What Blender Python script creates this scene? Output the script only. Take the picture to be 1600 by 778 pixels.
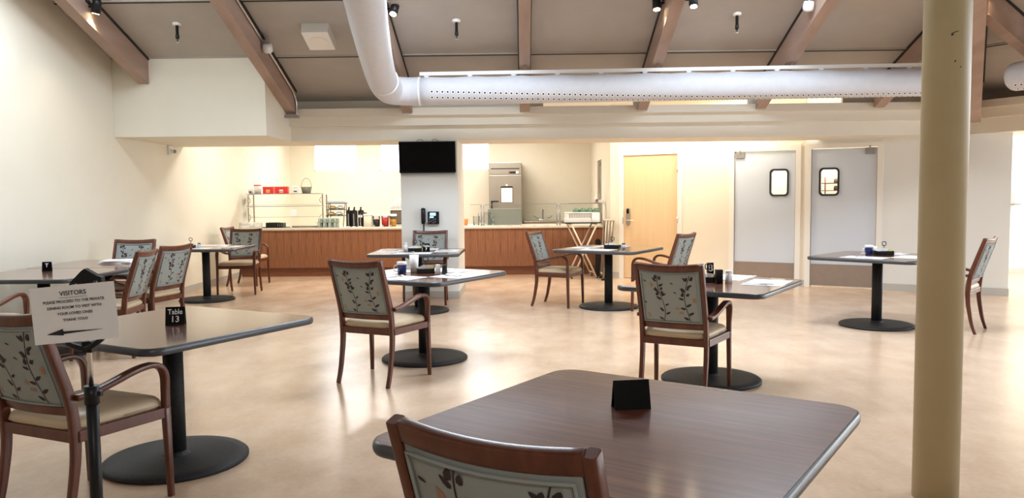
import bpy, math, random
from mathutils import Vector, Matrix
random.seed(7)
for _o in list(bpy.data.objects): bpy.data.objects.remove(_o)
SC = bpy.context.scene
COL = SC.collection
R = math.radians

# ---------------------------------------------------------------- camera
FOC, PITCH, ROLL, YAW, EYE = 1229.4, .067, .010, .014, 1.417
def _axes():
    fw = Vector((0, math.cos(PITCH), -math.sin(PITCH))); r0 = Vector((1, 0, 0)); u0 = r0.cross(fw)
    c, s = math.cos(ROLL), math.sin(ROLL)
    rt = r0*c - u0*s; up = u0*c + r0*s
    z = Matrix.Rotation(YAW, 3, 'Z')
    return z @ fw, z @ rt, z @ up
FW, RT, UP = _axes()
cd = bpy.data.cameras.new('camera'); cam = bpy.data.objects.new('camera', cd); COL.objects.link(cam)
cd.sensor_width = 36; cd.sensor_fit = 'HORIZONTAL'; cd.lens = FOC/1600*36; cd.clip_start = .05; cd.clip_end = 200
m = Matrix.Identity(4)
for i in range(3):
    m[i][0] = RT[i]; m[i][1] = UP[i]; m[i][2] = -FW[i]
m[2][3] = EYE
cam.matrix_world = m
SC.camera = cam

# ---------------------------------------------------------------- light
SC.view_settings.view_transform = 'Standard'; SC.view_settings.look = 'None'
SC.view_settings.gamma = 1; SC.view_settings.use_curve_mapping = False
SC.view_settings.exposure = 0.0
W = bpy.data.worlds.new('daylight'); SC.world = W; W.use_nodes = True
W.node_tree.nodes['Background'].inputs[0].default_value = (.86, .93, 1, 1)
W.node_tree.nodes['Background'].inputs[1].default_value = 4.0
SC.cycles.max_bounces = 10; SC.cycles.diffuse_bounces = 6; SC.cycles.glossy_bounces = 4
SC.cycles.transparent_max_bounces = 12
SC.cycles.sample_clamp_indirect = 6
SC.cycles.caustics_reflective = False; SC.cycles.caustics_refractive = False

def area(name, loc, target, sx, sy, power, col):
    l = bpy.data.lights.new(name, 'AREA'); l.shape = 'RECTANGLE'; l.size = sx; l.size_y = sy
    l.energy = power; l.color = col
    o = bpy.data.objects.new(name, l); COL.objects.link(o); o.location = loc
    o.rotation_euler = (Vector(target)-Vector(loc)).to_track_quat('-Z', 'Y').to_euler()
    return o
DAY = (.80, .90, 1); WARM = (1, .90, .76)
# an added fill light, unseen, far behind the viewer, then daylight through the windows in the right-hand wall
area('panel_or_fill_light', (1.5, -4.2, 4.6), (1.5, 2.5, .8), 2.4, 1.2, 115, (1, .97, .92))
for y, p in ((1.0, 60), (5.4, 320)):
    area('window_daylight', (10.85, y, 1.9), (0, y+1, 1.2), 3.2, 2.4, p, DAY)
# added overhead fill under the closed slopes, for skylights assumed above
for x, y, z, p in ((-3.9, 7.2, 4.02, 110), (-.75, 7.3, 3.98, 190), (2.4, 7.3, 3.98, 200), (5.6, 5.2, 3.95, 170)):
    area('overhead_fill', (x, y, z), (x, y-.3, 0), 1.3, 1.0, p, DAY)
# ceiling light panels of the servery, the door lobby, the room behind the swing doors and the far corridor
for x, y, p in ((-3.7, 12.8, 42), (-1.2, 12.7, 48), (-3.4, 15.8, 72), (-.6, 15.8, 62)):
    area('panel_or_fill_light', (x, y, 2.9), (x, y, 0), 1.2, .6, p, (1, .955, .88))
for x, y, p in ((1.6, 12.45, 36), (3.1, 12.25, 32)):
    area('panel_or_fill_light', (x, y, 2.88), (x, y, 0), .6, .35, p, WARM)
area('panel_or_fill_light', (8.6, 12.4, 2.9), (8.6, 12.4, 0), 1.4, 1.4, 70, (1, .97, .9))
area('panel_or_fill_light', (5.6, 13.2, 2.9), (5.6, 13.2, 0), 1.4, .6, 35, (1, .95, .86))
area('panel_or_fill_light', (4.3, 13.0, 2.9), (4.3, 13.3, 0), 1.2, .5, 45, (1, .95, .88))
area('window_daylight', (10.85, 10.8, 1.7), (0, 9.6, 1.0), 2.9, 2.0, 170, DAY)
area('added_uplight', (2.4, 11.5, 2.66), (2.4, 11.5, 5), 4.6, .25, 14, (1, .96, .88))  # added uplight on the header, brightens the ceiling behind the slots

# ---------------------------------------------------------------- materials
def mat(name, base, rough=.5, metal=0, spec=.5, coat=0, emit=None, estr=0):
    m = bpy.data.materials.new(name); m.use_nodes = True
    b = m.node_tree.nodes['Principled BSDF']
    b.inputs['Base Color'].default_value = (*base, 1); b.inputs['Roughness'].default_value = rough
    b.inputs['Metallic'].default_value = metal; b.inputs['Specular IOR Level'].default_value = spec
    b.inputs['Coat Weight'].default_value = coat; b.inputs['Coat Roughness'].default_value = .12
    if emit: b.inputs['Emission Color'].default_value = (*emit, 1); b.inputs['Emission Strength'].default_value = estr
    return m
def nd(m, t, **k):
    n = m.node_tree.nodes.new(t)
    for a, v in k.items():
        if a.startswith('i_'):
            n.inputs[a[2:].replace('_', ' ')].default_value = v
        else: setattr(n, a, v)
    return n
def ln(m, a, b): m.node_tree.links.new(a, b)
def noise_mat(name, c1, c2, scale=8, rough=.5, stretch=(1, 1, 1), detail=4, bump=0, lo=.3, hi=.7, spec=.5, coat=0, metal=0, rvar=0, distort=0):
    m = mat(name, c1, rough, metal, spec, coat); b = m.node_tree.nodes['Principled BSDF']
    tc = nd(m, 'ShaderNodeTexCoord'); mp = nd(m, 'ShaderNodeMapping'); mp.inputs['Scale'].default_value = stretch
    n = nd(m, 'ShaderNodeTexNoise'); n.inputs['Scale'].default_value = scale; n.inputs['Detail'].default_value = detail
    n.inputs['Distortion'].default_value = distort
    cr = nd(m, 'ShaderNodeValToRGB'); cr.color_ramp.elements[0].position = lo; cr.color_ramp.elements[1].position = hi
    cr.color_ramp.elements[0].color = (*c1, 1); cr.color_ramp.elements[1].color = (*c2, 1)
    ln(m, tc.outputs['Object'], mp.inputs[0]); ln(m, mp.outputs[0], n.inputs[0]); ln(m, n.outputs[0], cr.inputs[0]); ln(m, cr.outputs[0], b.inputs['Base Color'])
    if bump:
        bp = nd(m, 'ShaderNodeBump'); bp.inputs['Strength'].default_value = bump; bp.inputs['Distance'].default_value = .004
        ln(m, n.outputs[0], bp.inputs['Height']); ln(m, bp.outputs[0], b.inputs['Normal'])
    if rvar:
        mr = nd(m, 'ShaderNodeMapRange'); mr.inputs[3].default_value = rough-rvar; mr.inputs[4].default_value = rough+rvar
        ln(m, n.outputs[0], mr.inputs[0]); ln(m, mr.outputs[0], b.inputs['Roughness'])
    return m
MT = {}
MT['wall'] = noise_mat('cream_paint', (.79, .76, .645), (.81, .78, .665), 3, .75, bump=.02)
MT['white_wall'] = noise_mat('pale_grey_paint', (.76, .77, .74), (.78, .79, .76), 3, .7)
MT['kitchen_wall'] = noise_mat('warm_cream_paint', (.80, .745, .62), (.82, .765, .64), 3, .7)
MT['beam_paint'] = noise_mat('header_paint', (.77, .73, .63), (.79, .75, .65), 3, .7)
MT['column_paint'] = noise_mat('shaded_cream_paint', (.46, .385, .225), (.50, .42, .25), 5, .45, bump=.05)  # wall cream darkened and yellowed, the column's shade put into its colour
MT['ceiling'] = noise_mat('taupe_ceiling_board', (.43, .405, .375), (.46, .435, .40), 4, .8, bump=.05)
MT['white'] = mat('white_plastic', (.82, .82, .80), .4)
MT['trim_white'] = mat('white_trim_paint', (.84, .82, .76), .45)
MT['base'] = mat('grey_rubber_baseboard', (.50, .49, .46), .5)
MT['rafter'] = noise_mat('weathered_timber', (.32, .225, .18), (.43, .315, .26), 5, .7, (1, .12, 1), 6, .25)
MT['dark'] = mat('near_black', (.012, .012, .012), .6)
MT['black'] = mat('black_plastic', (.009, .009, .010), .4, spec=.3)
MT['gloss_black'] = mat('gloss_black_screen', (.002, .002, .0025), .2, spec=.2)
MT['iron'] = noise_mat('black_cast_iron', (.012, .0125, .013), (.022, .023, .024), 90, .6, bump=.35, spec=.3)
MT['steel'] = noise_mat('brushed_stainless', (.38, .345, .30), (.44, .40, .35), 4, .38, (60, 1, 1), 3, metal=.85)
MT['kick'] = noise_mat('kick_plate_steel', (.37, .31, .27), (.40, .335, .29), 4, .42, (3, 3, 3), 3, metal=.7)
MT['chrome'] = mat('chrome', (.75, .75, .75), .28, 1)
MT['greymetal'] = mat('grey_metal', (.35, .35, .36), .4, .8)
MT['door'] = mat('pale_blue_grey_laminate', (.60, .665, .75), .4)
MT['maple'] = noise_mat('maple_veneer', (.74, .53, .31), (.78, .57, .345), 3, .45, (6, 6, .5), 4)
MT['duct'] = noise_mat('white_duct_fabric', (.60, .62, .67), (.64, .66, .71), 14, .75, bump=.08)
MT['hole_ring'] = mat('grommet_white', (.85, .86, .88), .5)
MT['edge'] = mat('slate_vinyl_edge', (.045, .049, .058), .33, spec=.6)
MT['cream_top'] = mat('cream_solid_surface', (.84, .79, .68), .35)
MT['paper'] = noise_mat('white_paper', (.88, .88, .89), (.91, .91, .92), 20, .6)
MT['ink'] = mat('dark_print', (.02, .02, .022), .6)
MT['greyink'] = mat('grey_print', (.30, .30, .32), .6)
MT['blue'] = mat('navy_blue_plastic', (.018, .04, .17), .25)
MT['red'] = mat('red_plastic', (.78, .035, .03), .35)
MT['amber'] = mat('orange_juice', (.85, .40, .03), .3)
MT['cola'] = mat('dark_drink', (.04, .014, .01), .3)
MT['sage'] = mat('sage_green_plastic', (.42, .50, .43), .4)
MT['dkgreen'] = mat('green_plastic', (.10, .19, .12), .4)
MT['tan_metal'] = mat('pale_tan_tubing', (.75, .62, .48), .35, .2)
MT['bread'] = mat('bread', (.75, .50, .22), .7)
MT['brownbin'] = mat('brown_plastic', (.16, .12, .09), .5)
MT['wicker'] = noise_mat('sage_wicker', (.32, .33, .26), (.45, .46, .38), 80, .7, bump=.4)
MT['panel_grey'] = mat('grey_steel_sheet', (.36, .37, .34), .35, .6)
MT['screen'] = mat('lit_phone_screen', (.3, .5, .8), .2, emit=(.45, .68, 1), estr=1.2)
MT['lamp'] = mat('glowing_lamp', (1, .9, .7), .4, emit=(1, .80, .50), estr=28)
MT['gloss_white'] = mat('gloss_white', (.88, .88, .88), .15)
MT['orange'] = mat('orange_plastic', (.85, .25, .06), .4)
MT['yellow'] = mat('yellow_paper', (.80, .74, .25), .6)

def glass(name, tint, refl=.08, dens=0.0):
    m = bpy.data.materials.new(name); m.use_nodes = True; t = m.node_tree; t.nodes.clear()
    o = t.nodes.new('ShaderNodeOutputMaterial'); a = t.nodes.new('ShaderNodeBsdfTransparent'); g = t.nodes.new('ShaderNodeBsdfGlossy')
    x = t.nodes.new('ShaderNodeMixShader'); a.inputs[0].default_value = (*tint, 1); g.inputs['Roughness'].default_value = .02
    g.inputs[0].default_value = (.9, .95, .92, 1)
    fr = t.nodes.new('ShaderNodeFresnel'); fr.inputs[0].default_value = 1.16+refl
    t.links.new(fr.outputs[0], x.inputs[0]); t.links.new(a.outputs[0], x.inputs[1]); t.links.new(g.outputs[0], x.inputs[2]); t.links.new(x.outputs[0], o.inputs[0])
    return m
MT['glass'] = glass('clear_glass', (.97, .985, .975))
MT['cloudy'] = glass('cloudy_plastic', (.86, .87, .89))
MT['acrylic'] = glass('clear_window_pane', (.97, .98, 1))

def wood(name, c1, c2, c3, axis=(1, 14, 14), scale=2.2, rough=.3, coat=0, ring=False, bands=None):
    m = mat(name, c1, rough, coat=coat); b = m.node_tree.nodes['Principled BSDF']
    tc = nd(m, 'ShaderNodeTexCoord'); mp = nd(m, 'ShaderNodeMapping'); mp.inputs['Scale'].default_value = axis
    n = nd(m, 'ShaderNodeTexNoise'); n.inputs['Scale'].default_value = scale; n.inputs['Detail'].default_value = 8; n.inputs['Roughness'].default_value = .65; n.inputs['Distortion'].default_value = .4
    cr = nd(m, 'ShaderNodeValToRGB'); e = cr.color_ramp.elements
    e[0].position = .32; e[0].color = (*c1, 1); e[1].position = .7; e[1].color = (*c3, 1); k = e.new(.5); k.color = (*c2, 1)
    ln(m, tc.outputs['Object'], mp.inputs[0]); ln(m, mp.outputs[0], n.inputs[0]); ln(m, n.outputs[0], cr.inputs[0])
    ln(m, cr.outputs[0], b.inputs['Base Color'])
    return m
MT['cherry'] = wood('cherry_stained_wood', (.072, .018, .008), (.108, .028, .012), (.145, .042, .018), (8, 8, 1.2), 3, .34, .12)
MT['tabletop'] = wood('dark_walnut_laminate', (.075, .023, .013), (.128, .042, .025), (.195, .075, .046), (22, .9, 22), 2.4, .4, 1)
_b = MT['tabletop'].node_tree.nodes['Principled BSDF']; _b.inputs['Specular IOR Level'].default_value = .12; _b.inputs['Coat IOR'].default_value = 1.7; _b.inputs['Coat Roughness'].default_value = .13

# servery panel: vertical grain with cathedral figures repeating every ~24 cm
def panel_wood():
    m = mat('servery_oak_laminate', (.4, .15, .06), .38); b = m.node_tree.nodes['Principled BSDF']
    tc = nd(m, 'ShaderNodeTexCoord'); sp = nd(m, 'ShaderNodeSeparateXYZ'); ln(m, tc.outputs['Object'], sp.inputs[0])
    md = nd(m, 'ShaderNodeMath', operation='PINGPONG'); md.inputs[1].default_value = .135; ln(m, sp.outputs[0], md.inputs[0])
    cb = nd(m, 'ShaderNodeCombineXYZ'); ml = nd(m, 'ShaderNodeMath', operation='MULTIPLY'); ml.inputs[1].default_value = 9
    ln(m, md.outputs[0], ml.inputs[0]); ln(m, ml.outputs[0], cb.inputs[0])
    mz = nd(m, 'ShaderNodeMath', operation='MULTIPLY'); mz.inputs[1].default_value = .8; ln(m, sp.outputs[2], mz.inputs[0]); ln(m, mz.outputs[0], cb.inputs[2])
    w = nd(m, 'ShaderNodeTexWave'); w.wave_type = 'BANDS'; w.bands_direction = 'X'; w.inputs['Scale'].default_value = 1.6
    w.inputs['Distortion'].default_value = 5; w.inputs['Detail'].default_value = 3; w.inputs['Detail Scale'].default_value = 1.6
    ln(m, cb.outputs[0], w.inputs[0])
    mp = nd(m, 'ShaderNodeMapping'); mp.inputs['Scale'].default_value = (70, 1, 1.5); ln(m, tc.outputs['Object'], mp.inputs[0])
    n = nd(m, 'ShaderNodeTexNoise'); n.inputs['Scale'].default_value = 2; n.inputs['Detail'].default_value = 5; ln(m, mp.outputs[0], n.inputs[0])
    ad = nd(m, 'ShaderNodeMath', operation='MULTIPLY_ADD'); ad.inputs[1].default_value = .50; ln(m, w.outputs['Fac'], ad.inputs[0]); 
    m2 = nd(m, 'ShaderNodeMath', operation='MULTIPLY'); m2.inputs[1].default_value = .50; ln(m, n.outputs[0], m2.inputs[0]); ln(m, m2.outputs[0], ad.inputs[2])
    cr = nd(m, 'ShaderNodeValToRGB'); e = cr.color_ramp.elements
    e[0].position = .25; e[0].color = (.11, .036, .015, 1); e[1].position = .68; e[1].color = (.35, .150, .072, 1)
    ln(m, ad.outputs[0], cr.inputs[0]); ln(m, cr.outputs[0], b.inputs['Base Color'])
    return m
MT['panel'] = panel_wood()
MT['toekick'] = wood('toe_kick_laminate', (.16, .055, .026), (.19, .068, .032), (.23, .085, .04), (2, 10, 20), 2, .4)

def floor_mat():
    m = mat('sheet_vinyl_floor', (.6, .4, .25), .22, spec=.5); b = m.node_tree.nodes['Principled BSDF']
    tc = nd(m, 'ShaderNodeTexCoord')
    n1 = nd(m, 'ShaderNodeTexNoise'); n1.inputs['Scale'].default_value = 1.7; n1.inputs['Detail'].default_value = 7; n1.inputs['Roughness'].default_value = .62
    mp = nd(m, 'ShaderNodeMapping'); mp.inputs['Scale'].default_value = (1.6, 1, 1); ln(m, tc.outputs['Object'], mp.inputs[0]); ln(m, mp.outputs[0], n1.inputs[0])
    n2 = nd(m, 'ShaderNodeTexNoise'); n2.inputs['Scale'].default_value = 34; n2.inputs['Detail'].default_value = 3; ln(m, tc.outputs['Object'], n2.inputs[0])
    c1 = nd(m, 'ShaderNodeValToRGB'); e = c1.color_ramp.elements; e[0].position = .34; e[0].color = (.56, .395, .27, 1); e[1].position = .66; e[1].color = (.67, .50, .365, 1)
    ln(m, n1.outputs[0], c1.inputs[0])
    mx = nd(m, 'ShaderNodeMix', data_type='RGBA', blend_type='OVERLAY'); mx.inputs[0].default_value = .10
    ln(m, c1.outputs[0], mx.inputs[6]); ln(m, n2.outputs[0], mx.inputs[7]); ln(m, mx.outputs[2], b.inputs['Base Color'])
    mr = nd(m, 'ShaderNodeMapRange'); mr.inputs[3].default_value = .17; mr.inputs[4].default_value = .30
    ln(m, n1.outputs[0], mr.inputs[0]); ln(m, mr.outputs[0], b.inputs['Roughness'])
    return m
MT['floor'] = floor_mat()

def fabric_mat():
    m = mat('blue_grey_woven_fabric', (.4, .48, .48), .8, spec=.2); b = m.node_tree.nodes['Principled BSDF']
    tc = nd(m, 'ShaderNodeTexCoord')
    w = nd(m, 'ShaderNodeTexWave'); w.wave_type = 'BANDS'; w.bands_direction = 'X'; w.inputs['Scale'].default_value = 105; w.inputs['Distortion'].default_value = .6
    ln(m, tc.outputs['Object'], w.inputs[0])
    n = nd(m, 'ShaderNodeTexNoise'); n.inputs['Scale'].default_value = 7; n.inputs['Detail'].default_value = 2; ln(m, tc.outputs['Object'], n.inputs[0])
    cr = nd(m, 'ShaderNodeValToRGB'); e = cr.color_ramp.elements; e[0].position = .60; e[0].color = (.37, .405, .39, 1); e[1].position = .72; e[1].color = (.42, .38, .31, 1)
    ln(m, n.outputs[0], cr.inputs[0])
    mx = nd(m, 'ShaderNodeMix', data_type='RGBA', blend_type='MULTIPLY'); mx.inputs[0].default_value = .35
    ln(m, cr.outputs[0], mx.inputs[6]); ln(m, w.outputs['Color'], mx.inputs[7]); ln(m, mx.outputs[2], b.inputs['Base Color'])
    return m
MT['fabric'] = fabric_mat()
MT['leaf'] = mat('dark_leaf_print', (.035, .022, .022), .8)
MT['blossom'] = mat('rust_leaf_print', (.36, .20, .12), .8)
MT['seat'] = noise_mat('tan_vinyl', (.54, .425, .28), (.58, .46, .31), 6, .42)

# ---------------------------------------------------------------- mesh kit
class MB:
    def __init__(s): s.v = []; s.f = []; s.m = []; s.s = []; s.mats = []
    def mi(s, m):
        m = MT[m] if isinstance(m, str) else m
        if m not in s.mats: s.mats.append(m)
        return s.mats.index(m)
    def add(s, vs, fs, m, smooth=False):
        o = len(s.v); s.v += [tuple(p) for p in vs]; k = s.mi(m)
        for i, f in enumerate(fs):
            s.f.append([o+j for j in f]); s.m.append(k); s.s.append(smooth[i] if isinstance(smooth, list) else smooth)
        return s
    def box(s, x0, x1, y0, y1, z0, z1, m, M=None):
        vs = [Vector((x, y, z)) for z in (z0, z1) for y in (y0, y1) for x in (x0, x1)]
        if M is not None: vs = [M @ p for p in vs]
        return s.add(vs, [(0, 2, 3, 1), (4, 5, 7, 6), (0, 1, 5, 4), (2, 6, 7, 3), (0, 4, 6, 2), (1, 3, 7, 5)], m)
    def rbox(s, x0, x1, y0, y1, z0, z1, m, r=.01, M=None, n=3, taper=1.0):
        # box with rounded vertical corners and softened top edge
        r = min(r, (x1-x0)/2*.98, (y1-y0)/2*.98); P = []
        for cx, cy, a0 in ((x1-r, y1-r, 0), (x0+r, y1-r, 90), (x0+r, y0+r, 180), (x1-r, y0+r, 270)):
            for k in range(n+1):
                a = R(a0+90*k/n); P.append((cx+r*math.cos(a), cy+r*math.sin(a)))
        cx, cy = (x0+x1)/2, (y0+y1)/2; h = min(r*.5, (z1-z0)*.4)
        def ring(z, f, q=1): return [Vector((cx+(x-cx)*f*q, cy+(y-cy)*f*q, z)) for x, y in P]
        fi = 1-h*.6/max(x1-x0, y1-y0)*2
        rings = [ring(z0, 1), ring(z1-h, 1, taper), ring(z1, fi, taper)]
        return s.loft(rings, m, True, M=M)
    def loft(s, rings, m, caps=True, closed=True, M=None, smooth=True):
        n = len(rings[0]); vs = [p for r in rings for p in r]
        if M is not None: vs = [M @ Vector(p) for p in vs]
        fs = []; sm = []
        for i in range(len(rings)-1):
            for j in range(n if closed else n-1):
                k = (j+1) % n; fs.append((i*n+j, i*n+k, (i+1)*n+k, (i+1)*n+j)); sm.append(smooth)
        if caps:
            fs.append(tuple(reversed(range(n)))); sm.append(False)
            fs.append(tuple(range((len(rings)-1)*n, len(rings)*n))); sm.append(False)
        return s.add(vs, fs, m, sm)
    def lathe(s, prof, m, c=(0, 0, 0), n=32, M=None):
        rings = [[Vector((c[0]+r*math.cos(2*math.pi*k/n), c[1]+r*math.sin(2*math.pi*k/n), c[2]+z)) for k in range(n)] for r, z in prof]
        return s.loft(rings, m, True, M=M)
    def tube(s, pts, r, m, n=12, caps=True):
        pts = [Vector(p) for p in pts]; rings = []
        rr = r if isinstance(r, (list, tuple)) else [r]*len(pts)
        up = None
        for i, p in enumerate(pts):
            t = (pts[min(i+1, len(pts)-1)]-pts[max(i-1, 0)]).normalized()
            if up is None:
                up = Vector((0, 0, 1)) if abs(t.z) < .9 else Vector((1, 0, 0))
            a = t.cross(up).normalized(); b = a.cross(t).normalized(); up = b
            rings.append([p+a*rr[i]*math.cos(2*math.pi*k/n)+b*rr[i]*math.sin(2*math.pi*k/n) for k in range(n)])
        return s.loft(rings, m, caps)
    def sweep(s, pts, sizes, m, side=(1, 0, 0), rnd=.28):
        # rounded-rectangle section; sizes = (along side, across)
        pts = [Vector(p) for p in pts]; rings = []; sd = Vector(side)
        for i, p in enumerate(pts):
            t = (pts[min(i+1, len(pts)-1)]-pts[max(i-1, 0)]).normalized()
            a = (sd - t*sd.dot(t)).normalized(); b = t.cross(a)
            w, h = sizes[i] if isinstance(sizes, list) else sizes
            w /= 2; h /= 2; c = min(w, h)*rnd*1.6
            P = []
            for sx, sy in ((1, 1), (-1, 1), (-1, -1), (1, -1)):
                q = [(sx*w, sy*(h-c)), (sx*(w-.3*c), sy*(h-.3*c)), (sx*(w-c), sy*h)]
                P += q if sx*sy > 0 else q[::-1]
            rings.append([p+a*x+b*y for x, y in P])
        return s.loft(rings, m, True)
    def prism(s, poly, z0, z1, m, M=None):
        n = len(poly); vs = [Vector((x, y, z)) for z in (z0, z1) for x, y in poly]
        if M is not None: vs = [M @ p for p in vs]
        return s.add(vs, [tuple(reversed(range(n))), tuple(range(n, 2*n))]+[(i, (i+1) % n, n+(i+1) % n, n+i) for i in range(n)], m)
    def poly(s, pts, m): return s.add(pts, [tuple(range(len(pts)))], m)
    def sphere(s, c, r, m, n=14, sc=(1, 1, 1)):
        prof = [(max(r*math.sin(math.pi*k/8), 1e-4), -r*math.cos(math.pi*k/8)*sc[2]) for k in range(9)]
        return s.lathe([(a*sc[0], b) for a, b in prof], m, c, n)
    def build(s, name, parent=None, bevel=0):
        me = bpy.data.meshes.new(name); me.from_pydata(s.v, [], s.f)
        for mm in s.mats: me.materials.append(mm)
        me.polygons.foreach_set('material_index', s.m); me.polygons.foreach_set('use_smooth', s.s); me.update()
        o = bpy.data.objects.new(name, me); COL.objects.link(o)
        if parent is not None: o.parent = parent
        if bevel:
            b = o.modifiers.new('bevel', 'BEVEL'); b.width = bevel; b.segments = 2; b.limit_method = 'ANGLE'
        return o
def tag(o, label, cat, group=None, kind=None):
    o['label'] = label; o['category'] = cat
    if group: o['group'] = group
    if kind: o['kind'] = kind
    return o
def thing(name, label, cat, loc=(0, 0, 0), rz=0, group=None):
    o = bpy.data.objects.new(name, None); COL.objects.link(o); o.location = loc; o.rotation_euler = (0, 0, R(rz)); o.empty_display_size = .1
    return tag(o, label, cat, group)
def put(o, loc, rz=0): o.location = loc; o.rotation_euler = (0, 0, R(rz)); return o
def struct(o): o['kind'] = 'structure'; return o
def dup(src, loc, rz=0, label=None, group=None):
    def cp(o, par):
        c = o.copy(); COL.objects.link(c)
        if par is not None: c.parent = par
        for ch in [q for q in bpy.data.objects if q.parent == o and q is not c]: cp(ch, c)
        return c
    kids = list(src.children); r = src.copy(); COL.objects.link(r); r.location = loc; r.rotation_euler = (0, 0, R(rz))
    for k in kids:
        c = k.copy(); COL.objects.link(c); c.parent = r
        for g in list(k.children):
            d = g.copy(); COL.objects.link(d); d.parent = c
    if label: r['label'] = label
    if group: r['group'] = group
    return r
def text(body, size, m, M, name='lettering', parent=None, align='CENTER', ext=.0004, sx=1.0, bold=0.0):
    cu = bpy.data.curves.new('t', 'FONT'); cu.body = body; cu.size = size; cu.align_x = align; cu.align_y = 'CENTER'; cu.extrude = ext; cu.resolution_u = 3
    cu.offset = bold
    ob = bpy.data.objects.new('t', cu); COL.objects.link(ob)
    me = bpy.data.meshes.new_from_object(ob.evaluated_get(bpy.context.evaluated_depsgraph_get()))
    bpy.data.objects.remove(ob)
    me.transform(M @ Matrix.Diagonal((sx, 1, 1, 1)))
    me.materials.clear(); me.materials.append(MT[m])
    o = bpy.data.objects.new(name, me); COL.objects.link(o)
    if parent is not None: o.parent = parent
    return o
T = Matrix.Translation
def RM(a, ax): return Matrix.Rotation(R(a), 4, ax)

# ---------------------------------------------------------------- structure
HIP = R(29.4); HS, HC = math.sin(HIP), math.cos(HIP)
FL2 = Matrix(((2*HS*HS-1, 2*HS*HC, 0, 0), (2*HS*HC, 2*HC*HC-1, 0, 0), (0, 0, 1, 0), (0, 0, 0, 1)))   # the neighbouring roof facet, mirrored about the hip
def zc(y): return 6.611 - .347*y
TH = HS/HC
XW = -5.12
def slab(plan, z0s, z1s, m, b, M=None):
    n = len(plan); vs = [Vector((x, y, z0s(y) if callable(z0s) else z0s)) for x, y in plan] + [Vector((x, y, z1s(y) if callable(z1s) else z1s)) for x, y in plan]
    if M is not None: vs = [M @ p for p in vs]
    b.add(vs, [tuple(reversed(range(n))), tuple(range(n, 2*n))]+[(i, (i+1) % n, n+(i+1) % n, n+i) for i in range(n)], m)

def holed(b, u0, u1, z0, z1, holes, m, fn):
    us = sorted({u0, u1, *[h[0] for h in holes], *[h[1] for h in holes]}); zs = sorted({z0, z1, *[h[2] for h in holes], *[h[3] for h in holes]})
    for i in range(len(us)-1):
        for j in range(len(zs)-1):
            c = ((us[i]+us[i+1])/2, (zs[j]+zs[j+1])/2)
            if any(h[0] < c[0] < h[1] and h[2] < c[1] < h[3] for h in holes): continue
            fn(us[i], us[i+1], zs[j], zs[j+1])

b = MB(); b.box(-5.4, 14, -6.1, 17.6, -.1, 0, 'floor'); struct(b.build('floor'))
b = MB(); b.box(XW-.2, XW, -6, 17.6, 0, 6.7, 'wall'); struct(b.build('wall_left'))
b = MB()
KW = [(-4.59, -3.64), (-3.13, -2.18), (-1.67, -.72)]
holed(b, XW, 3, 0, 2.95, [(a, c, 2.0, 2.8) for a, c in KW], 'kitchen_wall', lambda a, c, z0, z1: b.box(a, c, 17.36, 17.5, z0, z1, 'kitchen_wall'))
struct(b.build('wall_back'))
for k, (a, c) in enumerate(KW):
    f = MB()
    f.box(a, a+.02, 17.37, 17.45, 2.0, 2.8, 'trim_white'); f.box(c-.02, c, 17.37, 17.45, 2.0, 2.8, 'trim_white')
    f.box(a, c, 17.37, 17.45, 2.0, 2.02, 'trim_white'); f.box(a, c, 17.37, 17.45, 2.78, 2.8, 'trim_white')
    o = struct(f.build('window_%d' % (k+1)))
    p = MB(); p.box(a+.02, c-.02, 17.42, 17.426, 2.02, 2.78, 'acrylic'); p.build('pane', o)
# servery's right-hand wall with a narrow doorway in it
b = MB()
holed(b, 13.60, 17.36, 0, 2.95, [(15.0, 15.8, 0, 2.1)], 'kitchen_wall', lambda a, c, z0, z1: b.box(1.5, 1.62, a, c, z0, z1, 'kitchen_wall'))
struct(b.build('wall_servery_side'))
b = MB(); b.box(1.535, 1.58, 15.0, 15.8, 0, 2.1, 'steel'); o = struct(b.build('door_4'))
b = MB(); b.box(1.515, 1.537, 15.55, 15.72, 2.0, 2.07, 'greymetal'); b.build('door_closer', o)

# slanted wall with three doors
DO = Vector((2.49, 13.01, 0)); DA = math.atan2(-.492, .871)
DW = T(DO) @ Matrix.Rotation(DA, 4, 'Z')
D1 = (-.88, .06); D2 = (.99, 1.91); D3 = (2.14, 3.04); DT = 2.08
b = MB()
fn = lambda a, c, z0, z1: b.box(a, c, 0, .12, z0, z1, 'kitchen_wall', DW)
holed(b, -1.13, 2.05, 0, 2.95, [(D1[0]-.02, D1[1]+.02, 0, DT+.02), (D2[0]-.02, D2[1]+.02, 0, DT+.02)], 'kitchen_wall', fn)
fn = lambda a, c, z0, z1: b.box(a, c, 0, .12, z0, z1, 'white_wall', DW)  # paler grey here paints in cooler light on the same wall
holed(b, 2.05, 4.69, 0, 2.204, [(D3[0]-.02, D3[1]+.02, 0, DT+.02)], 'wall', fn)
struct(b.build('wall_doors'))
b = MB(); b.box(6.50, 6.60, 10.78, 13.65, 0, 2.95, 'wall'); struct(b.build('wall_return'))
b = MB(); b.box(1.62, 14, 13.65, 13.8, 0, 2.95, 'wall'); struct(b.build('wall_corridor'))
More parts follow.
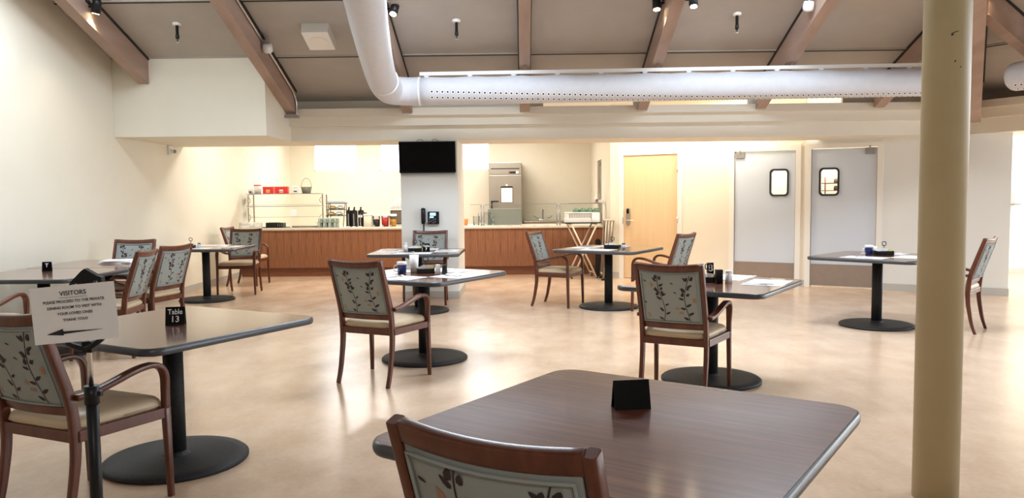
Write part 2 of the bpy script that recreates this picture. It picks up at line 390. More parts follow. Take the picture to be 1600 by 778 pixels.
for k, (a, c) in enumerate((D1, D2, D3)):
    b = MB()
    b.box(a-.08, a-.004, -.018, .0, 0, DT+.075, 'trim_white', DW); b.box(c+.004, c+.08, -.018, .0, 0, DT+.075, 'trim_white', DW)
    b.box(a-.004, c+.004, -.018, .0, DT+.004, DT+.075, 'trim_white', DW)
    b.box(a-.02, a-.004, 0, .12, 0, DT+.02, 'trim_white', DW); b.box(c+.004, c+.02, 0, .12, 0, DT+.02, 'trim_white', DW)
    b.box(a-.004, c+.004, 0, .12, DT+.004, DT+.02, 'trim_white', DW)
    struct(b.build('trim_%d' % (k+1)))
# veneer door with card lock
b = MB(); b.box(D1[0], D1[1], .012, .056, .008, DT, 'maple', DW); dr = struct(b.build('door_1', bevel=.002))
b = MB(); u = D1[0]+.075
b.rbox(u-.035, u+.035, .0, .3, 0, .022, 'steel', .035, DW @ T((0, .012, .90)) @ RM(90, 'X'), n=6); b.build('lock_plate', dr)
b = MB(); b.rbox(u-.019, u+.019, .20, .285, .02, .027, 'gloss_black', .015, DW @ T((0, .012, .90)) @ RM(90, 'X')); b.build('card_reader', dr)
b = MB(); b.tube([DW @ Vector(p) for p in ((u, -.01, .99), (u, -.055, .99))], .013, 'chrome')
b.tube([DW @ Vector(p) for p in ((u-.005, -.055, .99), (u+.06, -.058, .99), (u+.115, -.05, .985))], .010, 'chrome'); b.build('handle', dr)
for z in (.25, 1.0, 1.83):
    b = MB(); b.box(D1[1]-.004, D1[1]+.012, -.026, -.018, z-.05, z+.05, 'chrome', DW); b.tube([DW @ Vector((D1[1]+.004, -.026, z+q)) for q in (-.05, .05)], .007, 'chrome', 8); b.build('hinge', dr)
b = MB(); b.box(D1[0]-.016, D1[0]-.006, -.021, -.018, .93, 1.04, 'brownbin', DW); b.build('strike_plate', dr)

def rr(w, h, r, n=6):
    P = []
    for cx, cy, a0 in ((w/2-r, h/2-r, 0), (-w/2+r, h/2-r, 90), (-w/2+r, -h/2+r, 180), (w/2-r, -h/2+r, 270)):
        for k in range(n+1):
            a = R(a0+90*k/n); P.append((cx+r*math.cos(a), cy+r*math.sin(a)))
    return P
for k, (dd, wu, flip) in enumerate(((D2, (1.53, 1.81), 0), (D3, (2.25, 2.53), 1))):
    b = MB(); cu, cz, hw, hh = (wu[0]+wu[1])/2, 1.585, .115, .18
    holed(b, dd[0], dd[1], .02, DT-.005, [(cu-hw, cu+hw, cz-hh, cz+hh)], 'door', lambda a, c, z0, z1: b.box(a, c, .01, .05, z0, z1, 'door', DW))
    dr = struct(b.build('door_%d' % (k+2)))
    g = MB(); o_, i_ = rr(.285, .42, .06), rr(.235, .37, .045); n = len(o_)
    for yy in (.0, .055):
        pass
    vs = []
    for y in (-.004, .058):
        vs += [DW @ Vector((cu+p[0], y, cz+p[1])) for p in o_] + [DW @ Vector((cu+p[0], y, cz+p[1])) for p in i_]
    fs = []
    for i in range(n):
        j = (i+1) % n
        fs += [(i, j, n+j, n+i), (2*n+i, 3*n+i, 3*n+j, 2*n+j), (i, 2*n+i, 2*n+j, j), (n+i, n+j, 3*n+j, 3*n+i)]
    g.add(vs, fs, 'dark'); g.build('window_gasket', dr)
    g = MB(); g.add([DW @ Vector((cu+p[0], .03, cz+p[1])) for p in rr(.24, .375, .045)], [tuple(range(n))], 'acrylic'); g.build('pane', dr)
    g = MB(); g.box(dd[0]+.01, dd[1]-.01, .004, .0105, .03, .35, 'kick', DW)
    for q in (dd[0]+.03, (dd[0]+dd[1])/2, dd[1]-.03):
        for z in (.05, .33): g.tube([DW @ Vector((q, .005, z)), DW @ Vector((q, .001, z))], .005, 'steel', 8)
    g.build('kick_plate', dr)
    g = MB(); q = dd[1]-.16 if flip else dd[0]+.02
    g.box(q, q+.13, -.012, .0105, DT-.105, DT-.01, 'greymetal', DW); g.box(q+.055, q+.075, -.03, -.012, DT-.03, DT+.02, 'steel', DW); g.build('pivot_closer', dr)
    g = MB(); g.box(dd[0], dd[0]+.006, .008, .0105, .02, DT-.01, 'steel', DW); g.box(dd[1]-.006, dd[1], .008, .0105, .02, DT-.01, 'steel', DW); g.build('edge_strip', dr)

# pillar with the television
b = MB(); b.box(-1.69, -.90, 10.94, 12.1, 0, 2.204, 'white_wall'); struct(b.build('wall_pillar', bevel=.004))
b = MB(); b.box(-1.70, -.89, 10.93, 12.11, 0, .10, 'base'); struct(b.build('baseboard_pillar', bevel=.003))
b = MB(); b.box(XW, XW+.012, -6, 14.1, 0, .10, 'base'); struct(b.build('baseboard_left'))
b = MB()
for a, c in ((-1.13, D1[0]-.08), (D1[1]+.08, D2[0]-.08), (D2[1]+.08, D3[0]-.08), (D3[1]+.08, 4.70)):
    b.box(a, c, -.012, 0, 0, .10, 'base', DW)
struct(b.build('baseboard_doors'))
b = MB(); b.box(6.62, 14, 13.63, 13.65, 0, .10, 'base'); struct(b.build('baseboard_corridor'))

# header beam with its stepped cap, both facets
for k, M in enumerate((None, FL2)):
    x0 = -3.2 if k == 0 else -5.2
    b = MB()
    slab([(x0, 10.96), (x0, 11.9), (11.9*TH, 11.9), (10.96*TH, 10.96)], 2.204, 2.625, 'beam_paint', b, M)
    slab([(x0, 10.86), (x0, 10.96), (10.96*TH, 10.96), (10.86*TH, 10.86)], 2.40, 2.53, 'beam_paint', b, M)
    slab([(x0, 10.78), (x0, 11.1), (11.1*TH, 11.1), (10.78*TH, 10.78)], 2.53, 2.63, 'beam_paint', b, M)
    struct(b.build('header_beam'))
# soffit box at the left
b = MB(); b.box(XW, -3.2, 9.89, 11.9, 2.204, 3.5, 'wall'); struct(b.build('soffit_box', bevel=.004))
# clerestory slots over the header
b = MB()
H = [(.30, 1.55, 2.64, 2.80), (1.72, 3.14, 2.64, 2.80), (3.30, 4.45, 2.64, 2.80)]
holed(b, -3.2, 11.1*TH, 2.60, 2.96, H, 'beam_paint', lambda a, c, z0, z1: b.box(a, c, 11.08, 11.14, z0, z1, 'beam_paint'))
struct(b.build('wall_clerestory'))
b = MB(); slab([(-5.2, 11.08), (-5.2, 11.14), (11.14*TH, 11.14), (11.08*TH, 11.08)], 2.60, 2.96, 'ceiling', b, FL2); struct(b.build('wall_clerestory_right'))
# ceilings
b = MB()
slab([(XW-.1, 0), (0, 0), (11.14*TH, 11.14), (XW-.1, 11.14)], zc, lambda y: zc(y)+.12, 'ceiling', b)
slab([(XW-.1, 0), (0, 0), (11.14*TH, 11.14), (XW-.1, 11.14)], zc, lambda y: zc(y)+.12, 'ceiling', b, FL2)
b.box(-5.4, 14, -6.1, 1.5, 6.62, 6.7, 'ceiling')
b.box(5, 14, -6.1, 12, 6.62, 6.7, 'ceiling')
struct(b.build('ceiling'))
b = MB()
b.box(XW, 14, 11.12, 17.5, 2.95, 3.02, 'trim_white')
b.prism([(11.14*TH, 11.14), (12.15, 1.36), (14, 1.36), (14, 11.14)], 2.95, 3.02, 'trim_white'); struct(b.build('ceiling_servery'))
# panel joints
for k, M in enumerate((None, FL2)):
    b = MB()
    for y in (9.9, 8.73, 7.56, 6.39, 5.22, 4.05):
        for dy, h, mt in ((0, .012, 'dark'), (-.022, .010, 'ceiling')):
            slab([(XW, y+dy-.009), (XW, y+dy+.009), ((y+dy+.009)*TH, y+dy+.009), ((y+dy-.009)*TH, y+dy-.009)], lambda q: zc(q)-h, lambda q: zc(q)+.002, mt, b, M)
    struct(b.build('trim_%d' % (4+k)))
# rafters
n = 0
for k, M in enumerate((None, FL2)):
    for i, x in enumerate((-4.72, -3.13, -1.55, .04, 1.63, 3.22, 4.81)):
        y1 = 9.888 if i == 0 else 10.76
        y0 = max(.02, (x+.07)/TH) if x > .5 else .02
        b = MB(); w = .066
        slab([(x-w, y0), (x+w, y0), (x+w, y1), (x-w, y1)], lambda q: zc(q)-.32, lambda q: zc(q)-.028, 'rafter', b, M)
        slab([(x-w-.014, y0), (x+w+.014, y0), (x+w+.014, y1), (x-w-.014, y1)], lambda q: zc(q)-.028, lambda q: zc(q)+.002, 'dark', b, M)  # near-black strip painted in for the shadow gap above the rafter
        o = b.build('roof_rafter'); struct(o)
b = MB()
for t0, t1, w, m, d0, d1 in ((.3, 12.28, .095, 'rafter', .56, .03), (.3, 12.28, .125, 'dark', .04, -.01)):  # the dark strip stands in for shade along the hip
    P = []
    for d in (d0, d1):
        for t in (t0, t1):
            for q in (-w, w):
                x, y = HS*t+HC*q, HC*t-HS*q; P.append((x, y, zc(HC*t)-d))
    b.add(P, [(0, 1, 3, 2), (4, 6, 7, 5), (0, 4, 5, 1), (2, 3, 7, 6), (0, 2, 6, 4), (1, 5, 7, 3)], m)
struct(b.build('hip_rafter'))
# outer walls beyond the frame, with the windows that bring the daylight in
b = MB(); RW = []
holed(b, -5.3, 11, 0, 6.7, [(a, c, .6, 3.2) for a, c in RW], 'wall', lambda a, c, z0, z1: b.box(a, c, -6.1, -5.95, z0, z1, 'ceiling'))
struct(b.build('wall_front'))
b = MB(); SW = [(-.6, 2.6), (3.8, 7.0), (9.3, 12.3)]
holed(b, -6, 13.65, 0, 6.7, [(a, c, .6, 3.2 if a < 9 else 2.7) for a, c in SW], 'wall', lambda a, c, z0, z1: b.box(11, 11.15, a, c, z0, z1, 'wall'))
struct(b.build('wall_right'))
k = 4
for a, c in RW:
    b = MB()
    for u in (a, (a+c)/2-.02, c-.04): b.box(u, u+.04, -6.08, -6.0, .6, 3.2, 'trim_white')
    for z in (.6, 3.16): b.box(a, c, -6.08, -6.0, z, z+.04, 'trim_white')
    o = struct(b.build('window_%d' % k)); k += 1
    b = MB(); b.box(a, c, -6.045, -6.04, .62, 3.18, 'acrylic'); b.build('pane', o)
for a, c in SW:
    b = MB()
    zt = 3.2 if a < 9 else 2.7
    for u in (a, (a+c)/2-.02, c-.04): b.box(11.02, 11.1, u, u+.04, .6, zt, 'trim_white')
    for z in (.6, zt-.04): b.box(11.02, 11.1, a, c, z, z+.04, 'trim_white')
    o = struct(b.build('window_%d' % k)); k += 1
    b = MB(); b.box(11.05, 11.055, a, c, .62, zt-.02, 'acrylic'); b.build('pane', o)

# steel column in the foreground
b = MB(); b.lathe([(.098, 0), (.098, 5.36)], 'column_paint', (1.905, 3.6, 0), 48)
for ang, z, w, h in ((-100, 2.11, .034, .004), (-106, 2.10, .012, .009), (-98, 1.985, .007, .009), (-84, 1.96, .008, .005)):
    a = R(ang); c = Vector((1.905+.0985*math.cos(a), 3.6+.0985*math.sin(a), z)); t = Vector((-math.sin(a), math.cos(a), 0))
    b.add([c+t*w/2*math.cos(q)+Vector((0, 0, h/2*math.sin(q)+.15*w*math.cos(q))) for q in [k*math.pi/5 for k in range(10)]], [tuple(range(10))], 'dark')
o = b.build('round_column'); struct(o)

# ---------------------------------------------------------------- servery counter
ct = thing('servery_counter', 'long wood-fronted servery counter with cream top running behind the pillar', 'counter', (0, 14.13, 0))
b = MB(); b.box(-5.10, 1.47, .0, .03, .16, .84, 'panel'); b.build('front_panel', ct)
b = MB(); b.box(-5.10, 1.45, .05, .08, 0, .16, 'toekick'); b.build('toe_kick', ct)
b = MB(); b.box(1.44, 1.47, .03, .85, .16, .84, 'toekick'); b.build('end_panel', ct)
b = MB(); b.rbox(-5.11, 1.48, -.03, .88, .84, .885, 'cream_top', .01); b.build('countertop', ct)
b = MB(); b.box(-5.10, 1.44, .84, .87, 0, .84, 'toekick'); b.build('back_panel', ct)
CZ = .885

# ---------------------------------------------------------------- chairs
def ypost(z):
    P = ((0, -.277), (.12, -.238), (.30, -.207), (.46, -.205), (.60, -.226), (.956, -.344))
    for (a, p), (c, q) in zip(P, P[1:]):
        if z <= c: return p+(q-p)*(z-a)/(c-a)
    return -.344
def smooth(pts, n=5):
    P = [Vector(p) for p in pts]; P = [P[0]*2-P[1]]+P+[P[-1]*2-P[-2]]; out = []
    for i in range(1, len(P)-2):
        for k in range(n):
            t = k/n; a, b_, c, d = P[i-1:i+3]
            out.append(.5*((2*b_)+(c-a)*t+(2*a-5*b_+4*c-d)*t*t+(3*b_-a-3*c+d)*t**3))
    out.append(P[-2]); return out
def make_chair():
    t = thing('dining_armchair', 'x', 'chair')
    for s in (-1, 1):
        b = MB(); pts = smooth([(s*.225, ypost(z), z) for z in (0, .10, .20, .32, .44, .58, .75, .956)], 4)
        sz = [(.030, .030+.016*min(1, p.z/.4) - (.008*max(0, (p.z-.6)/.36))) for p in pts]
        b.sweep(pts, sz, 'cherry'); o = b.build('leg', t, .002)
        b = MB(); b.sweep([(s*.275, .244, 0), (s*.272, .240, .22), (s*.270, .236, .44)], [(.026, .028), (.031, .034), (.034, .038)], 'cherry'); b.build('leg', t, .002)
        b = MB(); pts = smooth([(s*.270, .236, .43), (s*.271, .236, .52), (s*.273, .232, .59), (s*.275, .205, .634), (s*.275, .15, .652), (s*.272, .06, .642), (s*.262, -.04, .613), (s*.252, -.13, .590), (s*.243, -.21, .582)], 4)
        sz = []
        for i, p in enumerate(pts):
            f = min(1, max(0, (p.z-.5)/.1)) if p.y > .2 else 1
            sz.append((.036+.010*f, .034-.008*f))
        b.sweep(pts, sz, 'cherry'); b.build('armrest', t, .002)
    # seat rails
    b = MB()
    b.box(-.256, .256, .222, .246, .385, .435, 'cherry')
    b.box(-.212, .212, -.222, -.198, .385, .435, 'cherry')
    for s in (-1, 1):
        P = [(s*.222, -.2), (s*.246, -.2), (s*.282, .23), (s*.258, .23)]
        if s < 0: P = P[::-1]
        b.prism(P, .385, .435, 'cherry')
    b.build('seat_rail', t, .004)
    # seat cushion
    b = MB(); rings = []
    def outline(f, z, dome=0):
        P = []
        for k in range(48):
            a = 2*math.pi*k/48; c, s_ = math.cos(a), math.sin(a)
            x = math.copysign(abs(c)**.28, c); y = math.copysign(abs(s_)**.28, s_)
            w = .252 if y > 0 else .225; w = .246+.020*y
            P.append(Vector((x*w*f, .018+y*.236*f, z)))
        return P
    for f, z in ((.97, .432), (1.0, .442), (1.01, .455), (.99, .470), (.94, .482), (.80, .492), (.5, .498), (.12, .500)): rings.append(outline(f, z))
    b.loft(rings, 'seat'); o = b.build('seat', t)
    b = MB(); b.tube([Vector((p.x*1.012, p.y*1.01, .447)) for p in outline(1, 0)]+[Vector((outline(1, 0)[0].x*1.012, outline(1, 0)[0].y*1.01, .447))], .004, 'seat', 6); b.build('piping', o)
    # back: rails, padded panel with printed vines
    def bp(x, z, off=0):
        y0 = -.226+(z-.6)*(-.118/.356)
        return Vector((x, y0 - .022*(1-(x/.215)**2) + off*.95, z + off*.3))
    b = MB()
    pts = [bp(x, .935-.012*(1-(x/.21)**2)) for x in [-.212+.0265*i for i in range(17)]]
    b.sweep(pts, (.050, .030), 'cherry', side=(0, -.3, 1)); b.build('top_rail', t, .002)
    b = MB(); pts = [bp(x, .522) for x in [-.212+.0265*i for i in range(17)]]
    b.sweep(pts, (.046, .028), 'cherry', side=(0, -.3, 1)); b.build('lower_rail', t, .002)
    Z0, Z1, XH = .545, .912, .205
    b = MB(); nx, nz = 12, 10; off = .021
    def surf(side, u, v, ex=0):
        x = -XH+2*XH*u; z = Z0+(Z1-Z0)*v; z -= .012*(1-(x/.21)**2)*v
        e = min(1, min(u, 1-u, v, 1-v)*14); bul = .010*e**.5
        return bp(x, z, side*(off-.010+bul+ex))
    for sd in (-1, 1):
        vs = [surf(sd, i/nx, j/nz) for j in range(nz+1) for i in range(nx+1)]
        fs = [(j*(nx+1)+i, j*(nx+1)+i+1, (j+1)*(nx+1)+i+1, (j+1)*(nx+1)+i) for j in range(nz) for i in range(nx)]
        if sd > 0: fs = [f[::-1] for f in fs]
        b.add(vs, fs, 'fabric', True)
    def edge(u0, v0, u1, v1, n=8):
        vs = []
        for k in range(n+1):
            u, v = u0+(u1-u0)*k/n, v0+(v1-v0)*k/n; vs += [surf(-1, u, v), surf(1, u, v)]
        b.add(vs, [(2*k, 2*k+1, 2*k+3, 2*k+2) for k in range(n)], 'fabric')
    edge(0, 0, 1, 0); edge(1, 0, 1, 1); edge(1, 1, 0, 1); edge(0, 1, 0, 0)
    # printed sprays: curved stems with leaves and berries, repeated on both faces
    rnd = random.Random(3)
    def leaf(sd, u, v, ang, L, wd, m):
        P = []
        for k in range(8):
            a = 2*math.pi*k/8; lx = L*math.cos(a); ly = L*wd*math.sin(a)*(1-.35*math.cos(a))
            P.append((u+(lx*math.cos(ang)-ly*math.sin(ang))/.41, v+(lx*math.sin(ang)+ly*math.cos(ang))/.367))
        P = [(min(.97, max(.03, a)), min(.97, max(.03, c))) for a, c in P]
        b.add([surf(sd, a, c, .0012) for a, c in P], [tuple(range(8)) if sd < 0 else tuple(reversed(range(8)))], m)
    for sd in (-1, 1):
        for u0, amp, ph in ((.36, .06, .4), (.80, .05, 2.0)):
            def cu(v): return u0 + amp*math.sin(ph+v*5.2) + .05*(v-.5)
            N = 26
            for k in range(N):
                v0, v1 = .05+.9*k/N, .05+.9*(k+1)/N; w = .006
                P = [(cu(v0)-w, v0), (cu(v0)+w, v0), (cu(v1)+w, v1), (cu(v1)-w, v1)]
                b.add([surf(sd, a, c, .001) for a, c in P], [(0, 1, 2, 3) if sd < 0 else (3, 2, 1, 0)], 'leaf')
            for k in range(9):
                v = .10+.093*k+rnd.uniform(-.02, .02); s = 1 if (k % 2) else -1
                leaf(sd, cu(v)+s*.055, v+.012, .5 if s > 0 else 2.6+rnd.uniform(-.3, .3), rnd.uniform(.014, .021), .42, 'leaf')
            for v in (.60, .68, .90):
                for s in (-1, 1): leaf(sd, cu(v)+s*rnd.uniform(.03, .05), v+rnd.uniform(-.02, .02), rnd.uniform(1, 2), rnd.uniform(.012, .018), .65, 'leaf')
        for u, v in ((.12, .14), (.62, .3), (.68, .22), (.2, .78), (.93, .5)):
            for q in range(2): leaf(sd, u+rnd.uniform(-.03, .03), v+rnd.uniform(-.04, .04), rnd.uniform(0, 3), rnd.uniform(.010, .018), .55, 'blossom')
        for u, v in ((.10, .82), (.56, .80), (.6, .62), (.08, .4)): leaf(sd, u, v, -.4, .012, .35, 'leaf')
    pn = b.build('backrest', t)
    for sd in (-1, 1):
        b = MB(); P = [surf(sd, u, v, .004) for u, v in
            [(.03, .03+.94*k/8) for k in range(9)]+[(.03+.94*k/8, .97) for k in range(1, 9)]+[(.97, .97-.94*k/8) for k in range(1, 9)]+[(.97-.94*k/8, .03) for k in range(1, 9)]]
        b.tube(P, .0045, 'fabric', 6); b.build('piping', pn)
    return t
CH = [  # x, y, heading, label
 (-1.106, 6.095, 336, 'centre armchair with its back to us at the table with the blue mug'),
 (1.13, 5.56, 332, 'patterned armchair seen from behind at the brown table between the centre and the column'),
 (.452, 10.189, 246, 'armchair turned sideways in front of the folding tray stand and right half of the servery'),
 (1.687, 9.636, 53, 'armchair with its back to the tan wooden door, arms pointing left'),
 (4.43, 8.16, 48, 'armchair at the far right beyond the round column, turned away to the left'),
 (-1.284, 10.47, 178, 'armchair standing against the pillar under the wall phone, facing us'),
 (-3.853, 8.027, 76, 'right one of the two armchairs with their backs to us at the long wall-side tables'),
 (-3.794, 7.131, 96, 'armchair directly behind the visitors sign, at the near wall-side table'),
 (-4.531, 8.80, 181, 'armchair by the left wall facing us behind the stack of white papers'),
 (-4.251, 11.746, 183, 'nearer of the two armchairs by the left end of the servery, facing us'),
 (-4.546, 12.909, 267, 'farther armchair by the left end of the servery, half hidden behind another chair'),
 (-2.046, 3.548, 337, 'big foreground armchair at the left edge of the picture, partly behind the sign stand'),
 (-4.42, 6.23, 0, 'armchair at the left edge of the picture of which only a curved arm shows'),
 (.097, 1.796, 330, 'nearest armchair, cut off by the bottom edge, at the nearest dark table'),
]
ch0 = None
for x, y, a, lab in CH:
    if ch0 is None: ch0 = make_chair(); put(ch0, (x, y, 0), a); ch0['label'] = lab; ch0['group'] = 'wooden dining armchairs'
    else: dup(ch0, (x, y, 0), a, lab)

# ---------------------------------------------------------------- tables
TZ = .75
def make_table():
    t = thing('dining_table', 'x', 'table', group='square pedestal tables')
    S = 1.09; P = rr(S-.012, S-.012, .085, 8)
    b = MB(); b.prism(P, TZ-.034, TZ, 'tabletop'); b.build('tabletop', t)
    b = MB(); n = len(P); prof = [(0, -.0005), (.006, -.003), (.009, -.010), (.010, -.019), (.009, -.028), (.006, -.035), (0, -.0375), (-.03, -.0375)]
    rings = []
    for d, z in prof:
        f = 1+2*d/(S-.012); rings.append([Vector((x*f, y*f, TZ+z)) for x, y in P])
    b.loft(rings, 'edge', caps=False); b.build('edge_band', t)
    b = MB(); b.lathe([(.052, .03), (.052, TZ-.05)], 'iron', n=32); b.lathe([(.085, .028), (.078, .036), (.058, .045), (.054, .06)], 'iron', n=32); b.build('pedestal', t)
    b = MB(); b.lathe([(.366, 0), (.374, .006), (.374, .018), (.362, .028), (.30, .031), (.10, .038), (.05, .04)], 'iron', n=64); b.build('base', t)
    b = MB()
    for a in (45, 135): b.box(-.30, .30, -.025, .025, TZ-.055, TZ-.036, 'iron', RM(a, 'Z'))
    b.lathe([(.07, TZ-.075), (.07, TZ-.036)], 'iron'); b.build('support_bracket', t)
    return t
TB = [
 (.304, 2.276, 56.4, 'near', 'nearest dark walnut table filling the bottom centre, empty but for a black tent card'),
 (-1.894, 4.17, 62.4, 't13', 'table bearing the Table 13 card, behind the visitors sign'),
 (-.87, 6.819, 60, 'mid', 'centre table with the blue mug on white paper placemats'),
 (-1.30, 9.70, 0, 'fm', 'table right in front of the pillar, under the wall phone'),
 (1.425, 5.95, 56.6, 'crn', 'brown reflective table left of the column, with one white placemat at its right corner'),
 (1.08, 9.93, 59.8, 'cr', 'table in front of the tan door, with the small white block beside a black caddy'),
 (3.76, 8.37, 45.5, 'rf', 'table in front of the right swing door, half hidden by the column'),
 (-4.41, 7.14, 0, 'L1', 'near wall-side table at the left edge carrying a small black card'),
 (-4.41, 8.24, 0, 'L2', 'far wall-side table at the left carrying a stack of white papers'),
 (-4.45, 10.95, 2, 'LB', 'table by the left wall nearest the servery, covered in white placemats'),
]
tb0 = None
for x, y, a, k, lab in TB:
    if tb0 is None: tb0 = make_table(); put(tb0, (x, y, 0), a); tb0['label'] = lab
    else: dup(tb0, (x, y, 0), a, lab)

# ---------------------------------------------------------------- ducts
def make_duct(name, label, M, leg):
    t = thing(name, label, 'air duct', (0, 0, 0))
    m4 = M if M is not None else Matrix.Identity(4)
    DY, RAD = 9.54, .166
    x0, x1 = (-1.22, 4.76) if leg else (4.90, -3.0)
    def zc_(x): return 2.685+.006*(x+1.2)
    N = 44; rings = []; xs = [x0+(x1-x0)*i/N for i in range(N+1)]
    def cap(x, d):
        return [(x+d*RAD*.62*math.sin(R(a)), math.cos(R(a))) for a in (80, 60, 40, 20)]
    seq = [(x, 1) for x in xs]
    if leg: seq = seq + [(x, f) for x, f in reversed(cap(x1, 1))]
    else: seq = cap(x0, 1) + seq
    b = MB()
    for x, f in seq:
        ph = ((x+1.12) % .523)/.523
        sag = .010*math.sin(math.pi*ph)**2
        rings.append([m4 @ Vector((x, DY+RAD*f*math.cos(2*math.pi*k/36), zc_(x)+RAD*f*math.sin(2*math.pi*k/36)-(sag if math.sin(2*math.pi*k/36) > .5 else 0))) for k in range(36)])
    b.loft(rings, 'duct')
    # grommet rows
    nh = 94 if leg else 60
    for i in range(nh):
        x = (-1.06+.0627*i) if leg else 4.84-.0627*i
        phi = R(min(48, 2+48*(x+1.06)/3.6)) if leg else R(36)
        for row in (0, 1):
            a = phi+R(7.6)+row*R(24)
            nrm = Vector((0, -math.cos(a), -math.sin(a))); c = Vector((x, DY, zc_(x)))+nrm*(RAD+.0005); t1 = Vector((1, 0, 0)); t2 = nrm.cross(t1)
            for rad, mt, ex in ((.022, 'hole_ring', .001), (.0115, 'dark', .0022)):
                b.add([m4 @ (c+nrm*ex+t1*rad*math.cos(q*math.pi/4)+t2*rad*math.sin(q*math.pi/4)) for q in range(8)], [tuple(range(8))], mt)
    b.build('perforated_sleeve', t)
    if leg:
        b = MB(); pts = smooth([(-1.20, 9.54, 2.685), (-1.36, 9.54, 2.684), (-1.52, 9.47, 2.688), (-1.575, 9.30, 2.70), (-1.565, 8.9, 2.755), (-1.48, 8.1, 2.855), (-1.33, 7.0, 2.93), (-1.18, 5.97, 2.985), (-1.02, 4.6, 3.05), (-.9, 2.6, 3.10)], 7)
        b.tube(pts, RAD+.001, 'duct', 36); b.build('elbow_sleeve', t)
        for p, q in (((-1.235, 9.54, 2.685), (-1.215, 9.54, 2.685)), ((-1.564, 9.03, 2.737), (-1.562, 9.01, 2.740))):
            b = MB(); b.tube([p, q], RAD+.004, 'hole_ring', 36); b.build('seam_band', t)
    b = MB(); xr0, xr1 = min(x0, x1)+(.0 if leg else 0), max(x0, x1)-(0 if leg else .12)
    vs = [m4 @ Vector((x, y, z+.006*(x+1.2))) for z in (2.868, 2.909) for y in (DY-.02, DY+.02) for x in (xr0, xr1)]
    b.add(vs, [(0, 2, 3, 1), (4, 5, 7, 6), (0, 1, 5, 4), (2, 6, 7, 3), (0, 4, 6, 2), (1, 3, 7, 5)], 'white'); b.build('hanging_rail', t)
    k = 0
    while True:
        x = (-1.14+.523*k) if leg else 4.62-.523*k; k += 1
        if (leg and x > x1) or (not leg and x < x1): break
        b = MB(); b.add([m4 @ Vector((x+dx, DY+dy, z+.006*(x+1.2))) for z, w in ((2.845, .018), (2.869, .034)) for dx, dy in ((-w, -.012), (w, -.012), (w, .012), (-w, .012))],
            [(3, 2, 1, 0), (4, 5, 6, 7), (0, 1, 5, 4), (1, 2, 6, 5), (2, 3, 7, 6), (3, 0, 4, 7)], 'white'); b.build('clip', t)
    for x in ((.04, 1.63, 3.22) if leg else (3.22, 1.63, .04, -1.55)):
        b = MB(); b.tube([m4 @ Vector((x, DY, 2.90)), m4 @ Vector((x, DY, zc(DY)-.315))], .006, 'greymetal', 8); b.build('hanger_rod', t)
    return t
make_duct('air_duct', 'long white perforated fabric air duct with an elbow at its left end', None, True)
make_duct('air_duct', 'white air duct with a rounded end showing at the far right behind the column', FL2, False)

# ---------------------------------------------------------------- ceiling fixtures
SL = math.atan(.347)
def spot(loc, side, label, aim=(0, -.25, -1), M=None, power=22):
    m4 = M if M is not None else Matrix.Identity(4)
    t = thing('spotlight', label, 'spotlight', (0, 0, 0), 0, 'black spotlights on the roof rafters')
    L = Vector(loc); head = L+Vector((side*.085, 0, 0)); d = Vector(aim).normalized()
    b = MB(); b.tube([m4 @ (L+Vector((0, .06, .02))), m4 @ (L+Vector((0, -.06, .06)))], .022, 'black', 10)
    b.tube([m4 @ L, m4 @ head], .010, 'black', 8); b.build('mounting_arm', t)
    b = MB(); ax = -d; top = head+ax*.085
    b.tube([m4 @ (top+ax*-.0), m4 @ (top-ax*.012), m4 @ (top-ax*.035), m4 @ (head+d*.075)], [.018, .036, .045, .047], 'black', 24); b.build('lamp_housing', t)
    b = MB(); b.tube([m4 @ (head+d*.070), m4 @ (head+d*.079)], .036, 'lamp', 20); b.build('bulb', t)
    l = bpy.data.lights.new('spot_beam', 'SPOT'); l.energy = power; l.color = (1, .80, .56); l.spot_size = R(95); l.spot_blend = .7; l.shadow_soft_size = .03
    o = bpy.data.objects.new('spot_beam', l); COL.objects.link(o); o.location = m4 @ (head+d*.10)
    dw = (m4.to_3x3() @ d); o.rotation_euler = dw.to_track_quat('-Z', 'Y').to_euler()
    return t
spot((-4.654, 8.57, 3.50), 1, 'black spotlight with a glowing lamp on the leftmost rafter, by the left wall', (-.25, .10, -1))
spot((-1.484, 8.85, 3.50), 1, 'black spotlight beside the bend of the white air duct', (-.16, -.55, -1))
spot((1.564, 8.75, 3.50), -1, 'left lamp of the pair of spotlights straddling one rafter at the top centre', (0, -.25, -1))
spot((1.696, 8.30, 3.42), 1, 'right lamp of the pair of spotlights straddling one rafter at the top centre', (0, -.3, -1))
spot((4.744, 8.65, 3.52), -1, 'spotlight at the top right corner, on the rafter behind the column', (0, -.3, -1), FL2)

def sprinkler(x, y, label):
    t = thing('sprinkler_head', label, 'sprinkler', (x, y, zc(y)), 0, 'sprinkler heads dropping from the ceiling')
    b = MB(); b.lathe([(.050, .02), (.050, -.012), (.030, -.018)], 'white', n=24); b.build('escutcheon', t)
    b = MB(); b.lathe([(.017, 0), (.017, -.12), (.021, -.125), (.021, -.165), (.014, -.17)], 'black', n=16); b.build('drop_pipe', t)
    b = MB(); b.lathe([(.012, -.17), (.007, -.20), (.018, -.206), (.018, -.210)], 'chrome', n=16); b.build('nozzle', t)
sprinkler(-3.96, 9.16, 'sprinkler head on a black drop pipe, leftmost of three')
sprinkler(-.74, 9.17, 'sprinkler head on a black drop pipe, right of the white duct bend')
sprinkler(2.45, 9.11, 'sprinkler head on a black drop pipe, between the lamp pair and the column')

